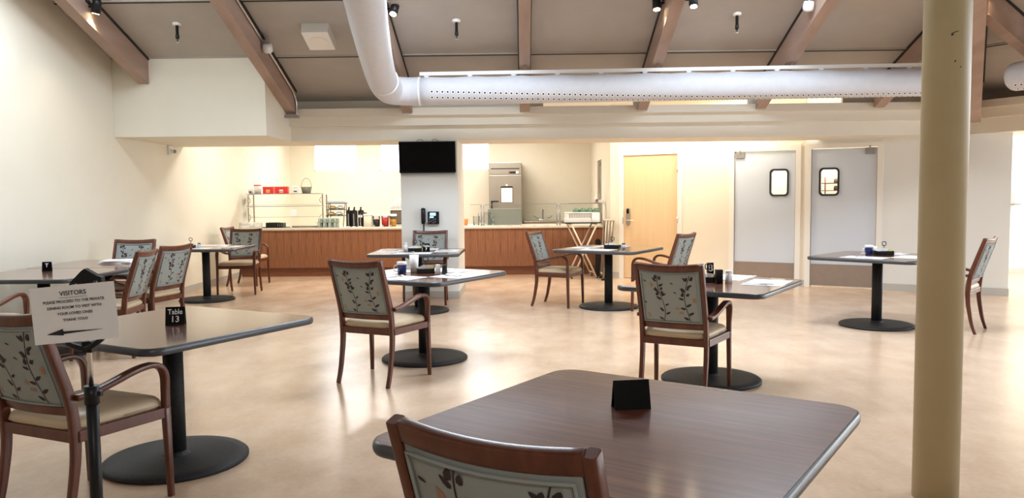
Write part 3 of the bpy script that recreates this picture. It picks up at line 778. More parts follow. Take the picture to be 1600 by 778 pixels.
t = thing('ceiling_speaker', 'square white loudspeaker box on the ceiling left of the duct', 'speaker')
MS = T((-2.37, 9.36, zc(9.36))) @ Matrix.Rotation(-SL, 4, 'X')
b = MB(); b.box(-.155, .155, -.20, .20, -.125, .002, 'white', MS); b.build('housing', t, .006)
b = MB(); b.lathe([(.095, -.131), (.098, -.124)], 'trim_white', n=32, M=MS); b.build('grille', t)

def detector(x, y, z, label):
    t = thing('smoke_detector', label, 'detector', (x, y, z), 0)
    b = MB(); b.box(-.012, .012, -.03, .03, .02, .13, 'greymetal'); b.build('bracket', t, .003)
    b = MB(); b.lathe([(.02, .05), (.050, .045), (.058, .01), (.058, -.035), (.045, -.055), (.02, -.062)], 'white', n=28, M=RM(20, 'X')); b.build('cover', t)
detector(-2.99, 9.38, 3.19, 'round white detector hanging from the conduit rafter left of the speaker box')
detector(3.08, 8.62, 3.42, 'round white detector on the rafter above the right half of the duct')

t = thing('electrical_conduit', 'thin metal conduit running down the rafter near the soffit box', 'conduit')
b = MB(); xx = -3.045
b.tube(smooth([(xx, 4.0, zc(4.0)-.09), (xx, 8.6, zc(8.6)-.09), (xx, 10.35, zc(10.35)-.10), (xx, 10.62, zc(10.62)-.13), (xx, 10.70, zc(10.7)-.20), (xx, 10.70, 2.53)], 6), .012, 'chrome', 10); b.build('pipe', t)
b = MB(); b.box(xx-.02, xx+.02, 9.38, 9.46, zc(9.42)-.13, zc(9.42)-.05, 'greymetal'); b.build('junction_box', t, .003)
b = MB(); b.box(-3.20, xx+.03, 10.66, 10.74, 2.50, 2.535, 'greymetal'); b.build('junction_box', t, .003)

t = thing('wall_sensor', 'small white motion sensor high on the left wall', 'sensor', (XW, 11.42, 2.13))
b = MB(); b.rbox(0, .035, -.06, .06, -.07, .07, 'white', .01); b.build('back_box', t)
b = MB(); b.tube([(.035, 0, -.01), (.09, -.02, -.02)], [.03, .034], 'white', 16); b.sphere((.092, -.022, -.02), .026, 'greymetal'); b.build('sensor_head', t)

t = thing('paper_towel_dispenser', 'pale dispenser on the far wall right of the doors', 'dispenser', (8.42, 13.65, 1.20))
b = MB(); b.rbox(-.12, .06, -.20, 0, 0, .31, 'door', .03); b.build('cover', t)
b = MB(); b.rbox(-.10, .05, -.16, -.02, -.02, 0.0, 'greymetal', .01); b.build('base_tray', t)

# ---------------------------------------------------------------- television and phone on the pillar
t = thing('television', 'black flat television at the top of the pillar', 'television', (-1.305, 10.94, 1.97))
b = MB(); MV = RM(5, 'X')
b.box(-.39, .39, -.085, -.045, -.215, .215, 'black', MV); b.build('bezel', t, .006)
b = MB(); b.box(-.378, .378, -.0865, -.0845, -.200, .205, 'gloss_black', MV); b.build('screen', t)
b = MB(); b.box(-.16, .16, -.05, 0, -.13, .13, 'greymetal'); b.build('wall_bracket', t)
b = MB(); b.box(-.375, .375, -.055, 0, -.245, -.222, 'greymetal'); b.build('mounting_rail', t, .003)
b = MB()
for x0 in (-.11, .10): b.tube(smooth([(x0-.04, -.004, .22), (x0-.02, -.02, .238), (x0+.02, -.02, .24), (x0+.05, -.004, .22)], 4), .003, 'black', 6)
b.build('cable', t)

t = thing('desk_phone', 'dark office phone with a lit display hung on the pillar', 'phone', (-1.285, 10.94, 1.14))
b = MB(); MP = RM(-12, 'X')
b.rbox(-.03, .125, -.10, .075, .015, .055, 'black', .012, RM(90, 'X') @ T((0, 0, 0))); b.build('body', t)
b = MB(); b.box(-.055, .12, -.035, 0, -.10, -.075, 'greymetal'); b.build('wall_mount', t, .004)
b = MB(); b.rbox(-.122, -.062, -.085, .125, .03, .06, 'black', .018, RM(90, 'X')); b.tube([(-.092, -.03, .1), (-.092, -.012, .1)], .02, 'black'); b.build('cradle', t)
b = MB(); P = smooth([(-.092, -.062, .118), (-.092, -.088, .07), (-.092, -.092, 0), (-.092, -.088, -.05), (-.092, -.064, -.085)], 4)
b.sweep(P, [(.048, .026)]*len(P), 'black'); b.build('handset', t)
b = MB(); b.box(.0, .082, -.0575, -.0545, .018, .060, 'screen'); b.box(-.004, .052, -.0575, -.0545, -.012, .010, 'screen'); b.build('display', t)
b = MB()
for i in range(4):
    for j in range(5): b.box(-.015+.027*i, .001+.027*i, -.059, -.0545, -.032-.0125*j, -.024-.0125*j, 'ink' if (i+j) % 3 else 'greyink')
b.build('keypad', t)
b = MB(); P = []
for k in range(60): P.append((-.088+.011*math.cos(k*1.25), -.045+.011*math.sin(k*1.25), -.09-.0019*k))
b.tube(P, .0028, 'black', 6); b.build('coiled_cord', t)

# ---------------------------------------------------------------- visitors sign
t = thing('sign_stand', 'black telescopic sign stand in the left foreground', 'stand', (-1.528, 2.72, 0))
b = MB(); b.tube([(-.004, 0, .02), (0, 0, .40), (0, 0, .74)], .021, 'black', 20); b.build('lower_pole', t)
b = MB(); b.tube([(0, 0, .70), (0, 0, .765)], .0255, 'black', 20); b.box(.018, .036, -.008, .008, .728, .745, 'black'); b.build('clamp_collar', t)
b = MB(); b.tube([(0, 0, .74), (-.006, 0, 1.13)], .0085, 'chrome', 14); b.build('upper_pole', t)
for a in (80, 200, 320):
    b = MB(); c, s = math.cos(R(a)), math.sin(R(a)); b.tube([(0, 0, .16), (c*.05, s*.05, .13), (c*.30, s*.30, .012)], .010, 'black', 10); b.build('leg', t)
b = MB(); O = [(-.060, -.024), (-.052, -.010), (-.012, .030), (.0, .038), (.012, .031), (.045, .012), (.058, .008), (.060, -.028), (.046, -.028), (.043, -.004), (.030, -.004), (.026, -.022), (-.024, -.022), (-.030, -.012), (-.050, -.020)]
n = len(O); vs = [Vector((x, y, 1.142+z)) for y in (-.012, .012) for x, z in O]
b.add(vs, [tuple(range(n)), tuple(reversed(range(n, 2*n)))]+[(i, n+i, n+(i+1) % n, (i+1) % n) for i in range(n)], 'black'); b.build('top_clip', t)
b = MB(); b.sweep(smooth([(-.066, -.022, .922), (-.03, -.03, .910), (0, -.026, .902), (.03, -.03, .914), (.060, -.022, .938)], 4), (.022, .016), 'black', side=(0, 1, 0))
b.box(-.018, .018, -.02, .02, .885, .925, 'black'); b.build('bottom_clip', t, .003)
t = thing('visitors_sign', 'white paper sign for visitors with a black arrow, clipped to the stand', 'sign', (-1.555, 2.683, 1.028))
MSg = RM(3.0, 'Z') @ RM(88, 'X') @ RM(4.6, 'Z')
b = MB(); nx = 6; vs = []; Wd, Hh = .289, .197
for j in range(3):
    for i in range(nx+1):
        vs.append(MSg @ Vector((-Wd/2+Wd*i/nx, -Hh/2+Hh*j/2, .003*math.sin(math.pi*i/nx))))
fs = [(j*(nx+1)+i, j*(nx+1)+i+1, (j+1)*(nx+1)+i+1, (j+1)*(nx+1)+i) for j in range(2) for i in range(nx)]
b.add(vs, fs, 'paper', True); b.add([v+Vector((0, .0012, 0)) for v in vs], [f[::-1] for f in fs], 'paper', True); b.build('paper_sheet', t)
for body, y, sz in (('VISITORS', .071, .0225), ('PLEASE PROCEED TO THE PRIVATE', .0435, .0133), ('DINING ROOM TO VISIT WITH', .0225, .0133), ('YOUR LOVED ONES', .0015, .0133), ('THANK YOU!!', -.0205, .0133)):
    text(body, sz, 'ink', MSg @ T((0.004, y, .0048)), 'lettering', t, bold=.00012)
b = MB(); b.box(-.044, .050, .0565, .0575, .0042, .0048, 'ink', MSg); b.build('underline', t)
b = MB(); b.poly([MSg @ Vector((x, y, .0048)) for x, y in ((-.100, -.066), (-.043, -.050), (-.041, -.059), (.098, -.062), (-.041, -.068), (-.042, -.073))], 'ink'); b.build('arrow', t)

# ---------------------------------------------------------------- tent cards
def tent(name_lab, loc, rz, w, h, face=None, lean=14):
    t = thing('tent_card', name_lab, 'table card', loc, rz, 'black table cards')
    b = MB(); d = h*math.tan(R(lean))
    n0, n1 = Vector((0, -d, 0)), Vector((0, 0, h))
    b.add([(-w/2, -d, 0), (w/2, -d, 0), (w/2, 0, h), (-w/2, 0, h), (-w/2, -d+.002, 0), (w/2, -d+.002, 0), (w/2, .002, h), (-w/2, .002, h)],
          [(0, 1, 2, 3), (7, 6, 5, 4), (0, 3, 7, 4), (1, 5, 6, 2), (3, 2, 6, 7), (0, 4, 5, 1)], 'gloss_black'); b.build('front_panel', t)
    b = MB(); b.add([(-w/2, .002, h), (w/2, .002, h), (w/2, d, 0), (-w/2, d, 0), (-w/2, 0, h), (w/2, 0, h), (w/2, d-.002, 0), (-w/2, d-.002, 0)],
          [(0, 1, 2, 3), (7, 6, 5, 4), (0, 3, 7, 4), (1, 5, 6, 2), (3, 2, 6, 7), (0, 4, 5, 1)], 'gloss_black'); b.build('rear_panel', t)
    if face:
        MF = T((0, -d/2-.0006, h/2)) @ RM(90-lean, 'X')
        for body, x, y, s, sx in face: text(body, s*h, 'gloss_white', MF @ T((x*w, y*h, .0012)), 'lettering', t, sx=sx, bold=.0004)
    return t
tent('plain black tent card on the nearest dark table', (.335, 2.44, TZ), 8, .115, .088, None, 16)
tent('black card reading Table 13 in white', (-1.865, 4.16, TZ), 14, .098, .094, (('Table', 0, .22, .42, .85), ('13', 0, -.20, .50, 1)), 16)
tent('small black card on the near wall-side table', (-4.53, 7.40, TZ), 20, .080, .088, (('T', 0, .12, .55, 1),), 16)
tent('small black card with a white numeral beside the caddy in front of the pillar', (-1.185, 9.60, TZ), 5, .085, .100, (('Table', 0, .20, .38, .9), ('7', 0, -.20, .48, 1)), 14)

# ---------------------------------------------------------------- table settings
def place_local(k, lx, ly):
    for x, y, a, kk, _ in TB:
        if kk == k:
            c, s = math.cos(R(a)), math.sin(R(a)); return (x+lx*c-ly*s, y+lx*s+ly*c), a
def make_placemat():
    t = thing('paper_placemat', 'x', 'placemat', group='white paper placemats')
    b = MB(); w, d = .42, .29; P = []
    for k in range(80):
        u = k/80*4; e = int(u); f = u-e
        x, y = ((-1+2*f, -1), (1, -1+2*f), (1-2*f, 1), (-1, 1-2*f))[e]; r = 1+.010*math.cos(k*math.pi/2)
        P.append((x*w/2*r, y*d/2*r))
    b.prism(P, .0006, .0016, 'paper')
    b.build('sheet', t)
    b = MB()
    for x0, x1, y0, y1 in ((-.19, .19, .124, .126), (-.19, .19, -.126, -.124), (-.19, -.188, -.126, .126), (.188, .19, -.126, .126)): b.box(x0, x1, y0, y1, .0016, .0019, 'greyink')
    for i in range(4): b.box(-.10, .02+.03*(i % 2), .05-.025*i, .054-.025*i, .0016, .0019, 'greyink')
    b.build('printed_border', t)
    return t
def make_flatware():
    # napkin with fork, knife and spoon each a thing of its own
    out = []
    t = thing('fork', 'x', 'fork'); b = MB()
    b.sweep([(0, -.09, .004), (0, -.03, .005), (0, .04, .007)], [(.012, .002), (.007, .002), (.006, .002)], 'chrome', side=(1, 0, 0)); b.build('stem', t)
    b = MB(); b.box(-.011, .011, .04, .06, .006, .008, 'chrome')
    for x in (-.010, -.0033, .0033, .010): b.box(x-.0015, x+.0015, .06, .095, .006, .008, 'chrome')
    b.build('tines', t); out.append(t)
    t = thing('knife', 'x', 'knife'); b = MB(); b.rbox(-.009, .009, -.10, .0, .003, .010, 'chrome', .005); b.build('handle', t)
    b = MB(); b.prism([(-.008, 0), (.008, 0), (.009, .09), (.003, .115), (-.008, .10)], .004, .006, 'chrome'); b.build('blade', t); out.append(t)
    t = thing('spoon', 'x', 'spoon'); b = MB(); b.sweep([(0, -.09, .004), (0, 0, .004), (0, .05, .007)], [(.012, .002), (.006, .002), (.006, .002)], 'chrome'); b.build('stem', t)
    b = MB(); b.sphere((0, .072, .008), .018, 'chrome', 14, (1, 1, .35)); b.build('bowl', t); out.append(t)
    return out
pm0 = make_placemat(); fw0 = make_flatware(); first = [True]
used = dict(pm=False, fork=False, knife=False, spoon=False)
def inst(key, src, loc, rz, label, group):
    if not used[key]:
        used[key] = True; put(src, loc, rz); src['label'] = label; src['group'] = group; return src
    return dup(src, loc, rz, label, group)
WHERE = dict(mid='the centre table with the blue mug', fm='the table in front of the pillar', cr='the table in front of the tan door', rf='the table by the right swing door', LB='the left wall table nearest the servery', crn='the brown table left of the column')
def setting(k, lx, ly, da, side, fw='fks', mat_=True):
    (x, y), a = place_local(k, lx, ly)
    if mat_: inst('pm', pm0, (x, y, TZ), a+da, 'white paper placemat at the %s of %s' % (side, WHERE[k]), 'white paper placemats')
    c, s = math.cos(R(a+da)), math.sin(R(a+da))
    for i, ch in enumerate(fw):
        key = dict(f='fork', k='knife', s='spoon')[ch]; src = dict(f=fw0[0], k=fw0[1], s=fw0[2])[ch]
        ox, oy = -.10+.045*i, .01*i
        inst(key, src, (x+ox*c-oy*s, y+ox*s+oy*c, TZ+.0018 if mat_ else TZ), a+da+(-18+14*i), 'steel %s lying at the %s of %s' % (key, side, WHERE[k]), 'flatware on the placemats')
for k in ('mid', 'fm'):
    setting(k, 0, -.36, 0, 'near-left side' if k == 'mid' else 'near side'); setting(k, .36, 0, 90, 'near-right side' if k == 'mid' else 'right side')
    setting(k, -.36, 0, -90, 'far-left side' if k == 'mid' else 'left side'); setting(k, 0, .36, 180, 'far-right side' if k == 'mid' else 'far side')
setting('cr', 0, .34, 180, 'left side', 'fk'); setting('cr', -.34, 0, -90, 'near-left side', 'f'); setting('cr', .36, .1, 90, 'far-right side', 'ks')
setting('rf', -.34, 0, -90, 'left side', 'fk'); setting('rf', 0, -.34, 0, 'near side', ''); setting('rf', .34, .05, 90, 'right side', 'k'); 
setting('LB', 0, -.34, 0, 'near side', ''); setting('LB', .34, 0, 90, 'right side', 'fk'); setting('LB', 0, .34, 180, 'far side', ''); setting('LB', -.34, 0, -90, 'left side', 's')
(x_, y_), a_ = place_local('crn', 0, 0)
inst('pm', pm0, (1.83, 5.90, TZ), 60, 'white paper placemat at the right corner of the brown table left of the column', 'white paper placemats')
inst('fork', fw0[0], (1.70, 5.78, TZ+.0018), 50, 'steel fork on the placemat of the brown table left of the column', 'flatware on the placemats')
inst('knife', fw0[1], (1.74, 5.77, TZ+.0018), 58, 'steel knife on the placemat of the brown table left of the column', 'flatware on the placemats')
inst('pm', pm0, (1.66, 6.30, TZ), 56, 'white paper placemat at the back of the brown table left of the column', 'white paper placemats')
inst('spoon', fw0[2], (1.70, 6.26, TZ+.0018), 30, 'steel spoon at the back of the brown table left of the column', 'flatware on the placemats')
inst('fork', fw0[0], (1.74, 6.24, TZ+.0018), 45, 'steel fork at the back of the brown table left of the column', 'flatware on the placemats')

def make_mug():
    t = thing('insulated_mug', 'x', 'mug')
    b = MB(); b.lathe([(.034, 0), (.037, .004), (.041, .075), (.041, .078)], 'blue', n=28); b.build('body', t)
    b = MB(); b.lathe([(.043, .076), (.044, .080), (.044, .098), (.040, .102), (.01, .103)], 'white', n=28); b.build('lid', t)
    b = MB(); b.sweep(smooth([(-.038, 0, .070), (-.062, 0, .068), (-.070, 0, .045), (-.062, 0, .018), (-.036, 0, .014)], 4), (.010, .006), 'white', side=(0, 1, 0)); b.build('handle', t)
    return t
mug = make_mug(); put(mug, (-1.065, 6.87, TZ+.002), 5); mug['label'] = 'blue lidded mug on the centre table'; mug['group'] = 'blue insulated mugs'
dup(mug, (3.73, 8.52, TZ+.002), 10, 'blue lidded mug on the table by the right swing door')
def cup(loc, lab, r=.035, h=.13, m='white'):
    t = thing('tall_cup', lab, 'cup', loc); b = MB(); b.lathe([(r*.78, 0), (r, h), (r*.93, h), (r*.72, .01)], m, n=24); b.build('body', t)
    return t
cup((-.965, 6.93, TZ+.002), 'tall white cup beside the blue mug on the centre table', .042, .155, 'white')
cup((3.80, 8.56, TZ+.002), 'white cup beside the blue mug by the right swing door', .035, .085)
def shaker(loc, lab, m='white', h=.085, g='salt and pepper shakers', nm='salt_shaker'):
    t = thing(nm, lab, 'shaker', loc, 20, g)
    b = MB(); b.rbox(-.022, .022, -.022, .022, 0, h*.82, m, .008, taper=.85); b.build('body', t)
    b = MB(); b.rbox(-.019, .019, -.019, .019, h*.82, h, 'white' if m == 'white' else 'black', .008, taper=.9); b.build('cap', t)
shaker((-.735, 6.74, TZ+.002), 'white shaker right of the caddy on the centre table')
shaker((-.675, 6.72, TZ+.002), 'dark shaker right of the white one on the centre table', 'black', .085, nm='pepper_shaker')
shaker((-1.44, 9.62, TZ+.002), 'white shaker left of the caddy in front of the pillar', h=.11)
shaker((1.545, 5.91, TZ), 'white shaker right of the caddy on the brown table left of the column', h=.095)
shaker((1.245, 9.74, TZ+.002), 'small white block at the caddy in front of the tan door', 'door', .07)
shaker((-4.48, 10.80, TZ+.002), 'white shaker on the left wall table nearest the servery', h=.075)
shaker((-4.44, 10.72, TZ+.002), 'lilac-white shaker on the left wall table nearest the servery', 'door', .065)
def caddy(loc, rz, w, lab, n=4, card=None, pep=True, npk=5, where=''):
    t = thing('condiment_caddy', lab, 'caddy', loc, rz, 'black condiment caddies'); d = .085; h = .040
    b = MB(); b.box(-w/2, w/2, -d/2, d/2, 0, .004, 'black')
    for y in (-d/2, d/2-.003): b.box(-w/2, w/2, y, y+.003, 0, h, 'black')
    for x in (-w/2, w/2-.003, -.0015): b.box(x, x+.003, -d/2, d/2, 0, h, 'black')
    b.build('tray', t)
    b = MB(); b.tube([(0, 0, .0), (0, 0, .10)], .004, 'black', 8); b.tube(smooth([(-.018, 0, .10), (-.018, 0, .135), (.018, 0, .135), (.018, 0, .10), (-.018, 0, .10)], 3), .004, 'black', 8); b.build('handle', t)
    c, s = math.cos(R(rz)), math.sin(R(rz))
    for i in range(npk):
        lx = -w/2+.03+(w-.06)*i/(npk-1) ; ly = -.012+.024*(i % 2)
        q = thing('sugar_packet', 'paper sugar packets standing in the caddy '+where, 'packet', (loc[0]+lx*c-ly*s, loc[1]+lx*s+ly*c, loc[2]+.005), rz, 'packets in the caddy '+where)
        b = MB(); b.box(-.018, .018, -.004, .004, 0, .052+.006*((i*7) % 3), ('paper', 'paper', 'white', 'paper', 'yellow')[i % 5], RM(8*(i % 3-1), 'Y')); b.build('sachet', q)
    if card: tent(card[0], (loc[0]+card[2]*c, loc[1]+card[2]*s, loc[2]+.04), rz, .05, .075, (((card[1], 0, 0, .8, 1),) if card[1] else None), 10)
    return t
caddy((-.855, 6.87, TZ+.002), 8, .155, 'black caddy with white packets on the centre table', where='on the centre table')
caddy((-1.33, 9.66, TZ+.002), 2, .17, 'black caddy in front of the pillar', where='in front of the pillar')
caddy((1.405, 5.98, TZ), 0, .17, 'black caddy on the brown table left of the column', where='on the brown table left of the column')
caddy((1.13, 9.93, TZ+.002), -25, .20, 'long black caddy on the table in front of the tan door', where='in front of the tan door')
caddy((3.87, 8.47, TZ+.002), 0, .18, 'black caddy on the table by the right swing door', where='by the right swing door')
caddy((-4.55, 10.70, TZ+.002), 0, .10, 'small black caddy on the left wall table nearest the servery', npk=2, where='on the left wall table nearest the servery')
tent('black card with a white 8 standing in the caddy on the brown table', (1.425, 5.99, TZ+.062), 0, .05, .085, (('8', 0, 0, .9, 1),), 8)
t = thing('pepper_box', 'black upright box at the right end of the caddy on the brown table', 'box', (1.462, 5.875, TZ), 4)
b = MB(); b.rbox(-.026, .026, -.022, .022, 0, .105, 'black', .004); b.build('body', t)
# folded papers on the far wall-side table
for i, (dx, dy, a) in enumerate(((0, 0, 4), (.015, .01, -6), (-.01, -.01, 12))):
    t = thing('paper_stack', ('lowest of the white papers', 'middle one of the white papers', 'topmost of the white papers')[i]+' stacked on the far wall-side table', 'papers', (-4.30+dx, 8.30+dy, TZ+.011*i), a, 'white papers on the far wall-side table')
    b = MB(); n = 10; vs = []; w, d = .36-.03*i, .24
    for z in (0, .009):
        for j in range(4):
            for q in range(n+1): vs.append((-w/2+w*q/n, -d/2+d*j/3, z+(.0015*math.sin(q*1.3+j+i)+.0015 if z else 0)))
    m_ = n+1; fs = []
    for j in range(3):
        for q in range(n): a0 = j*m_+q; fs += [(a0+m_, a0+m_+1, a0+1, a0), (a0+4*m_, a0+1+4*m_, a0+m_+1+4*m_, a0+m_+4*m_)]
    for q in range(n): fs += [(q, q+1, 4*m_+q+1, 4*m_+q), (3*m_+q+1, 3*m_+q, 7*m_+q, 7*m_+q+1)]
    for j in range(3): fs += [(m_*(j+1), m_*j, 4*m_+m_*j, 4*m_+m_*(j+1)), (m_*j+n, m_*(j+1)+n, 4*m_+m_*(j+1)+n, 4*m_+m_*j+n)]
    b.add(vs, fs, 'paper'); b.build('sheets', t)

# ---------------------------------------------------------------- servery: left display shelf
t = thing('display_shelf', 'two-tier glass and steel display shelf at the left end of the servery', 'shelf', (-4.30, 14.45, CZ))
for sx in (-.70, .66):
    for sy in (-.15, .15):
        b = MB(); b.box(sx-.010, sx+.010, sy-.010, sy+.010, 0, .60, 'steel'); b.build('post', t)
    b = MB(); b.box(sx-.03, sx+.03, -.19, .19, .375, .387, 'trim_white'); b.box(sx-.03, sx+.03, -.19, .19, .60, .612, 'trim_white'); b.build('end_bracket', t)
    for z in (.14, .45):
        b = MB(); b.tube(smooth([(sx-.02*(1 if sx > 0 else -1), -.16, z), (sx-.05*(1 if sx > 0 else -1), -.18, z+.05), (sx-.02*(1 if sx > 0 else -1), -.16, z+.10)], 3), .006, 'greymetal', 6); b.build('side_hook', t)
for z in (.388, .612):
    b = MB(); b.box(-.73, .69, -.18, .18, z, z+.008, 'glass'); b.build('glass_shelf', t)
    b = MB(); b.box(-.73, .69, -.183, -.178, z-.003, z+.009, 'greymetal'); b.build('shelf_edge', t)
    b = MB(); b.box(-.66, .60, -.16, -.154, z-.19, z-.01, 'glass'); b.build('glass_guard', t)
    b = MB(); b.box(-.66, .60, -.163, -.152, z-.196, z-.190, 'steel'); b.build('guard_edge', t)
b = MB(); b.lathe([(.070, -.002), (.070, .002)], 'gloss_white', n=28, M=T((.13, -.20, .27)) @ RM(90, 'X')); o = b.build('paper_disc'); o.location = (-4.30, 14.45, CZ)
tag(o, 'round white disc on the glass of the display shelf', 'disc')
ZT = CZ+.620
t = thing('storage_tub', 'white tub with a red rim on the display shelf', 'tub', (-4.87, 14.45, ZT)); b = MB(); b.rbox(-.055, .055, -.055, .055, 0, .155, 'white', .02); b.build('body', t)
b = MB(); b.rbox(-.060, .060, -.060, .060, .15, .168, 'red', .02); b.build('lid', t)
t = thing('small_carton', 'small white carton with a blue label left of the tub', 'carton', (-4.97, 14.38, ZT)); b = MB(); b.rbox(-.035, .035, -.03, .03, 0, .10, 'white', .006); b.build('body', t)
b = MB(); b.box(-.02, .02, -.0315, -.0298, .02, .05, 'blue'); b.build('label_patch', t)
b = MB(); b.box(-.036, -.026, -.0315, -.0298, .02, .06, 'red'); b.build('red_patch', t)
def snack(x, w, lab, patch):
    t = thing('snack_package', lab, 'package', (x, 14.45, ZT), 0, 'red snack packages on the display shelf')
    b = MB(); P = []
    for k in range(14):
        u = k/13; P.append((-w/2+w*u, .125+.010*math.sin(k*2.2)))
    poly = [(-w/2, 0), (w/2, 0)]+[(x_, z_) for x_, z_ in reversed(P)]
    n = len(poly); vs = [Vector((x_, y_, z_)) for y_ in (-.05, .05) for x_, z_ in poly]
    b.add(vs, [tuple(range(n)), tuple(reversed(range(n, 2*n)))]+[(i, n+i, n+(i+1) % n, (i+1) % n) for i in range(n)], 'red'); b.build('wrapper', t)
    b = MB(); b.box(-.035, .035, -.052, -.0495, .02, .075, patch); b.box(-.03, .03, -.053, -.051, .035, .045, 'blue' if patch == 'white' else 'orange'); b.build('label_patch', t)
    b = MB(); b.box(-w/2+.03, w/2-.03, -.04, .04, .118, .127, 'bread'); b.build('contents', t)
snack(-4.665, .19, 'left one of the two red packages on the display shelf', 'bread'); snack(-4.42, .24, 'right one of the two red packages on the display shelf', 'white')
t = thing('snack_pouch', 'white pouch with grey print between the red packages and the basket', 'pouch', (-4.17, 14.45, ZT))
b = MB(); b.loft([[Vector((x, y, z)) for x, y in ((-w, -d), (w, -d), (w, d), (-w, d))] for w, d, z in ((.045, .03, 0), (.05, .028, .08), (.058, .006, .145))], 'white', smooth=False); b.build('bag', t)
b = MB(); b.box(-.035, .035, -.026, -.0235, .10, .108, 'greyink'); b.box(-.028, .03, -.031, -.0285, .03, .05, 'ink'); b.build('print', t)
t = thing('wicker_basket', 'small sage basket with a tall hoop handle on the display shelf', 'basket', (-3.97, 14.45, ZT))
b = MB(); b.lathe([(.075, 0), (.096, .115), (.101, .12), (.092, .115), (.068, .008)], 'wicker', n=28); b.build('bowl', t)
b = MB(); b.tube([(.097*math.cos(R(a)), 0, .10+.18*math.sin(R(a))) for a in range(0, 181, 12)], .006, 'wicker', 8); b.build('handle', t)

# things on the counter, left to right
for i, (x, z, w, h) in enumerate(((-5.03, 0, .17, .06), (-5.03, .06, .15, .05), (-4.80, 0, .13, .11))):
    t = thing('napkin_box', ('lower white box', 'upper white box', 'single white box')[i]+' at the left end of the servery counter', 'box', (x, 14.20, CZ+z), 0, 'white boxes at the left end of the counter')
    b = MB(); b.rbox(-w/2, w/2, -.06, .06, 0, h, 'white', .008); b.build('box', t)
    b = MB(); b.box(-w*.3, w*.3, -.0615, -.0595, h*.25, h*.6, 'paper'); b.build('label_patch', t)
t = thing('plastic_cup', 'white cup between the white boxes at the left counter end', 'cup', (-4.905, 14.17, CZ)); b = MB(); b.lathe([(.022, 0), (.032, .075), (.029, .075), (.02, .006)], 'white'); b.build('body', t)
t = thing('serving_tray', 'black tray of dark boxed goods under the display shelf', 'tray', (-4.50, 14.36, CZ))
b = MB(); b.rbox(-.25, .21, -.13, .13, 0, .014, 'black', .02); b.build('tray_base', t)
b = MB(); b.box(-.18, .03, -.10, .10, .014, .095, 'black'); b.build('bin', t, .005)
for i in range(3):
    q = thing('dark_pouch', 'dark pouch in the black tray under the display shelf', 'pouch', (-4.445+.035*i, 14.34, CZ+.014), 0, 'dark pouches in the black tray')
    b = MB(); b.box(-.014, .014, -.09, .09, 0, .075, 'black'); b.box(-.011, -.004, -.0915, -.0895, .01, .06, 'greyink'); b.build('pouch_body', q, .004)
t = thing('sheet_pan', 'flat steel pan right of the black tray on the counter', 'pan', (-3.98, 14.36, CZ)); b = MB(); b.rbox(-.22, .24, -.12, .12, 0, .03, 'steel', .02); b.rbox(-.24, .26, -.14, .14, .026, .032, 'steel', .02); b.build('pan', t)
t = thing('serving_mat', 'thin dark board between the tray and the steel pan', 'board', (-4.235, 14.17, CZ)); b = MB(); b.rbox(-.09, .09, -.05, .05, 0, .008, 'greymetal', .01); b.build('board', t)

# tiered rack of wrapped bread and the green cup racks
t = thing('tiered_rack', 'black three-tier wire rack on the left counter', 'rack', (-3.425, 14.55, CZ))
for z, y in ((.20, -.06), (.31, 0), (.425, .05)):
    b = MB(); b.box(-.19, .15, y-.12, y+.10, z, z+.010, 'black'); b.build('shelf', t)
for sx in (-.17, .13):
    b = MB(); b.tube([(sx, -.16, 0), (sx, .04, .43)], .007, 'black', 8); b.tube([(sx, .14, 0), (sx, .14, .43)], .007, 'black', 8); b.build('upright', t)
for i, (x, z, y) in enumerate(((-.10, .211, -.06), (.04, .211, -.06), (-.09, .321, 0), (.05, .321, 0))):
    q = thing('wrapped_roll', 'bread rolls in clear wrap on the tiered rack', 'bread roll', (-3.425+x, 14.55+y, CZ+z), 0, 'wrapped rolls on the tiered rack')
    b = MB(); b.sphere((0, 0, .030), .058, 'bread' if i % 2 == 0 else 'white', 14, (1.05, 1, .5)); b.build('roll', q)
    b = MB(); b.loft([[Vector((f*.064*math.cos(a*math.pi/6)*(1+.08*(a % 2)), f*.05*math.sin(a*math.pi/6)*(1+.08*(a % 2)), z2)) for a in range(12)] for f, z2 in ((1, .001), (1.08, .03), (.5, .068))], 'cloudy'); b.build('plastic_wrap', q)
t = thing('cup_lid_box', 'shallow pale box on top of the tiered rack', 'box', (-3.435, 14.60, CZ+.436)); b = MB(); b.box(-.16, .17, -.10, .10, 0, .045, 'door'); b.build('box', t, .004)
cup0 = None
for r_ in range(2):
    for i in range(4):
        for j in range(2):
            loc = (-3.665+.095*i+(.012 if r_ else 0), 14.150+.100*j, CZ+.012+.087*r_)
            if cup0 is None:
                cup0 = thing('green_mug', 'sage green mug upside down in the stacked rack beside the black urns', 'mug', loc, 0, 'sage green mugs by the black urns')
                b = MB(); b.lathe([(.040, 0), (.041, .010), (.036, .072), (.030, .078)], 'sage', n=20); b.build('body', cup0)
                b = MB(); b.sweep(smooth([(.018, -.035, .060), (.030, -.060, .055), (.030, -.060, .025), (.018, -.036, .018)], 3), (.010, .006), 'ink', side=(1, 0, 0)); b.build('handle', cup0)
            else: dup(cup0, loc)
t = thing('mug_tray', 'pale tray under the sage green mugs', 'tray', (-3.52, 14.20, CZ)); b = MB(); b.rbox(-.21, .19, -.088, .088, 0, .011, 'greymetal', .01); b.build('tray', t)
t = thing('mug_tray', 'upper tray between the two layers of green mugs', 'tray', (-3.52, 14.20, CZ+.0905)); b = MB(); b.rbox(-.21, .19, -.088, .088, 0, .008, 'sage', .01); b.build('tray', t)

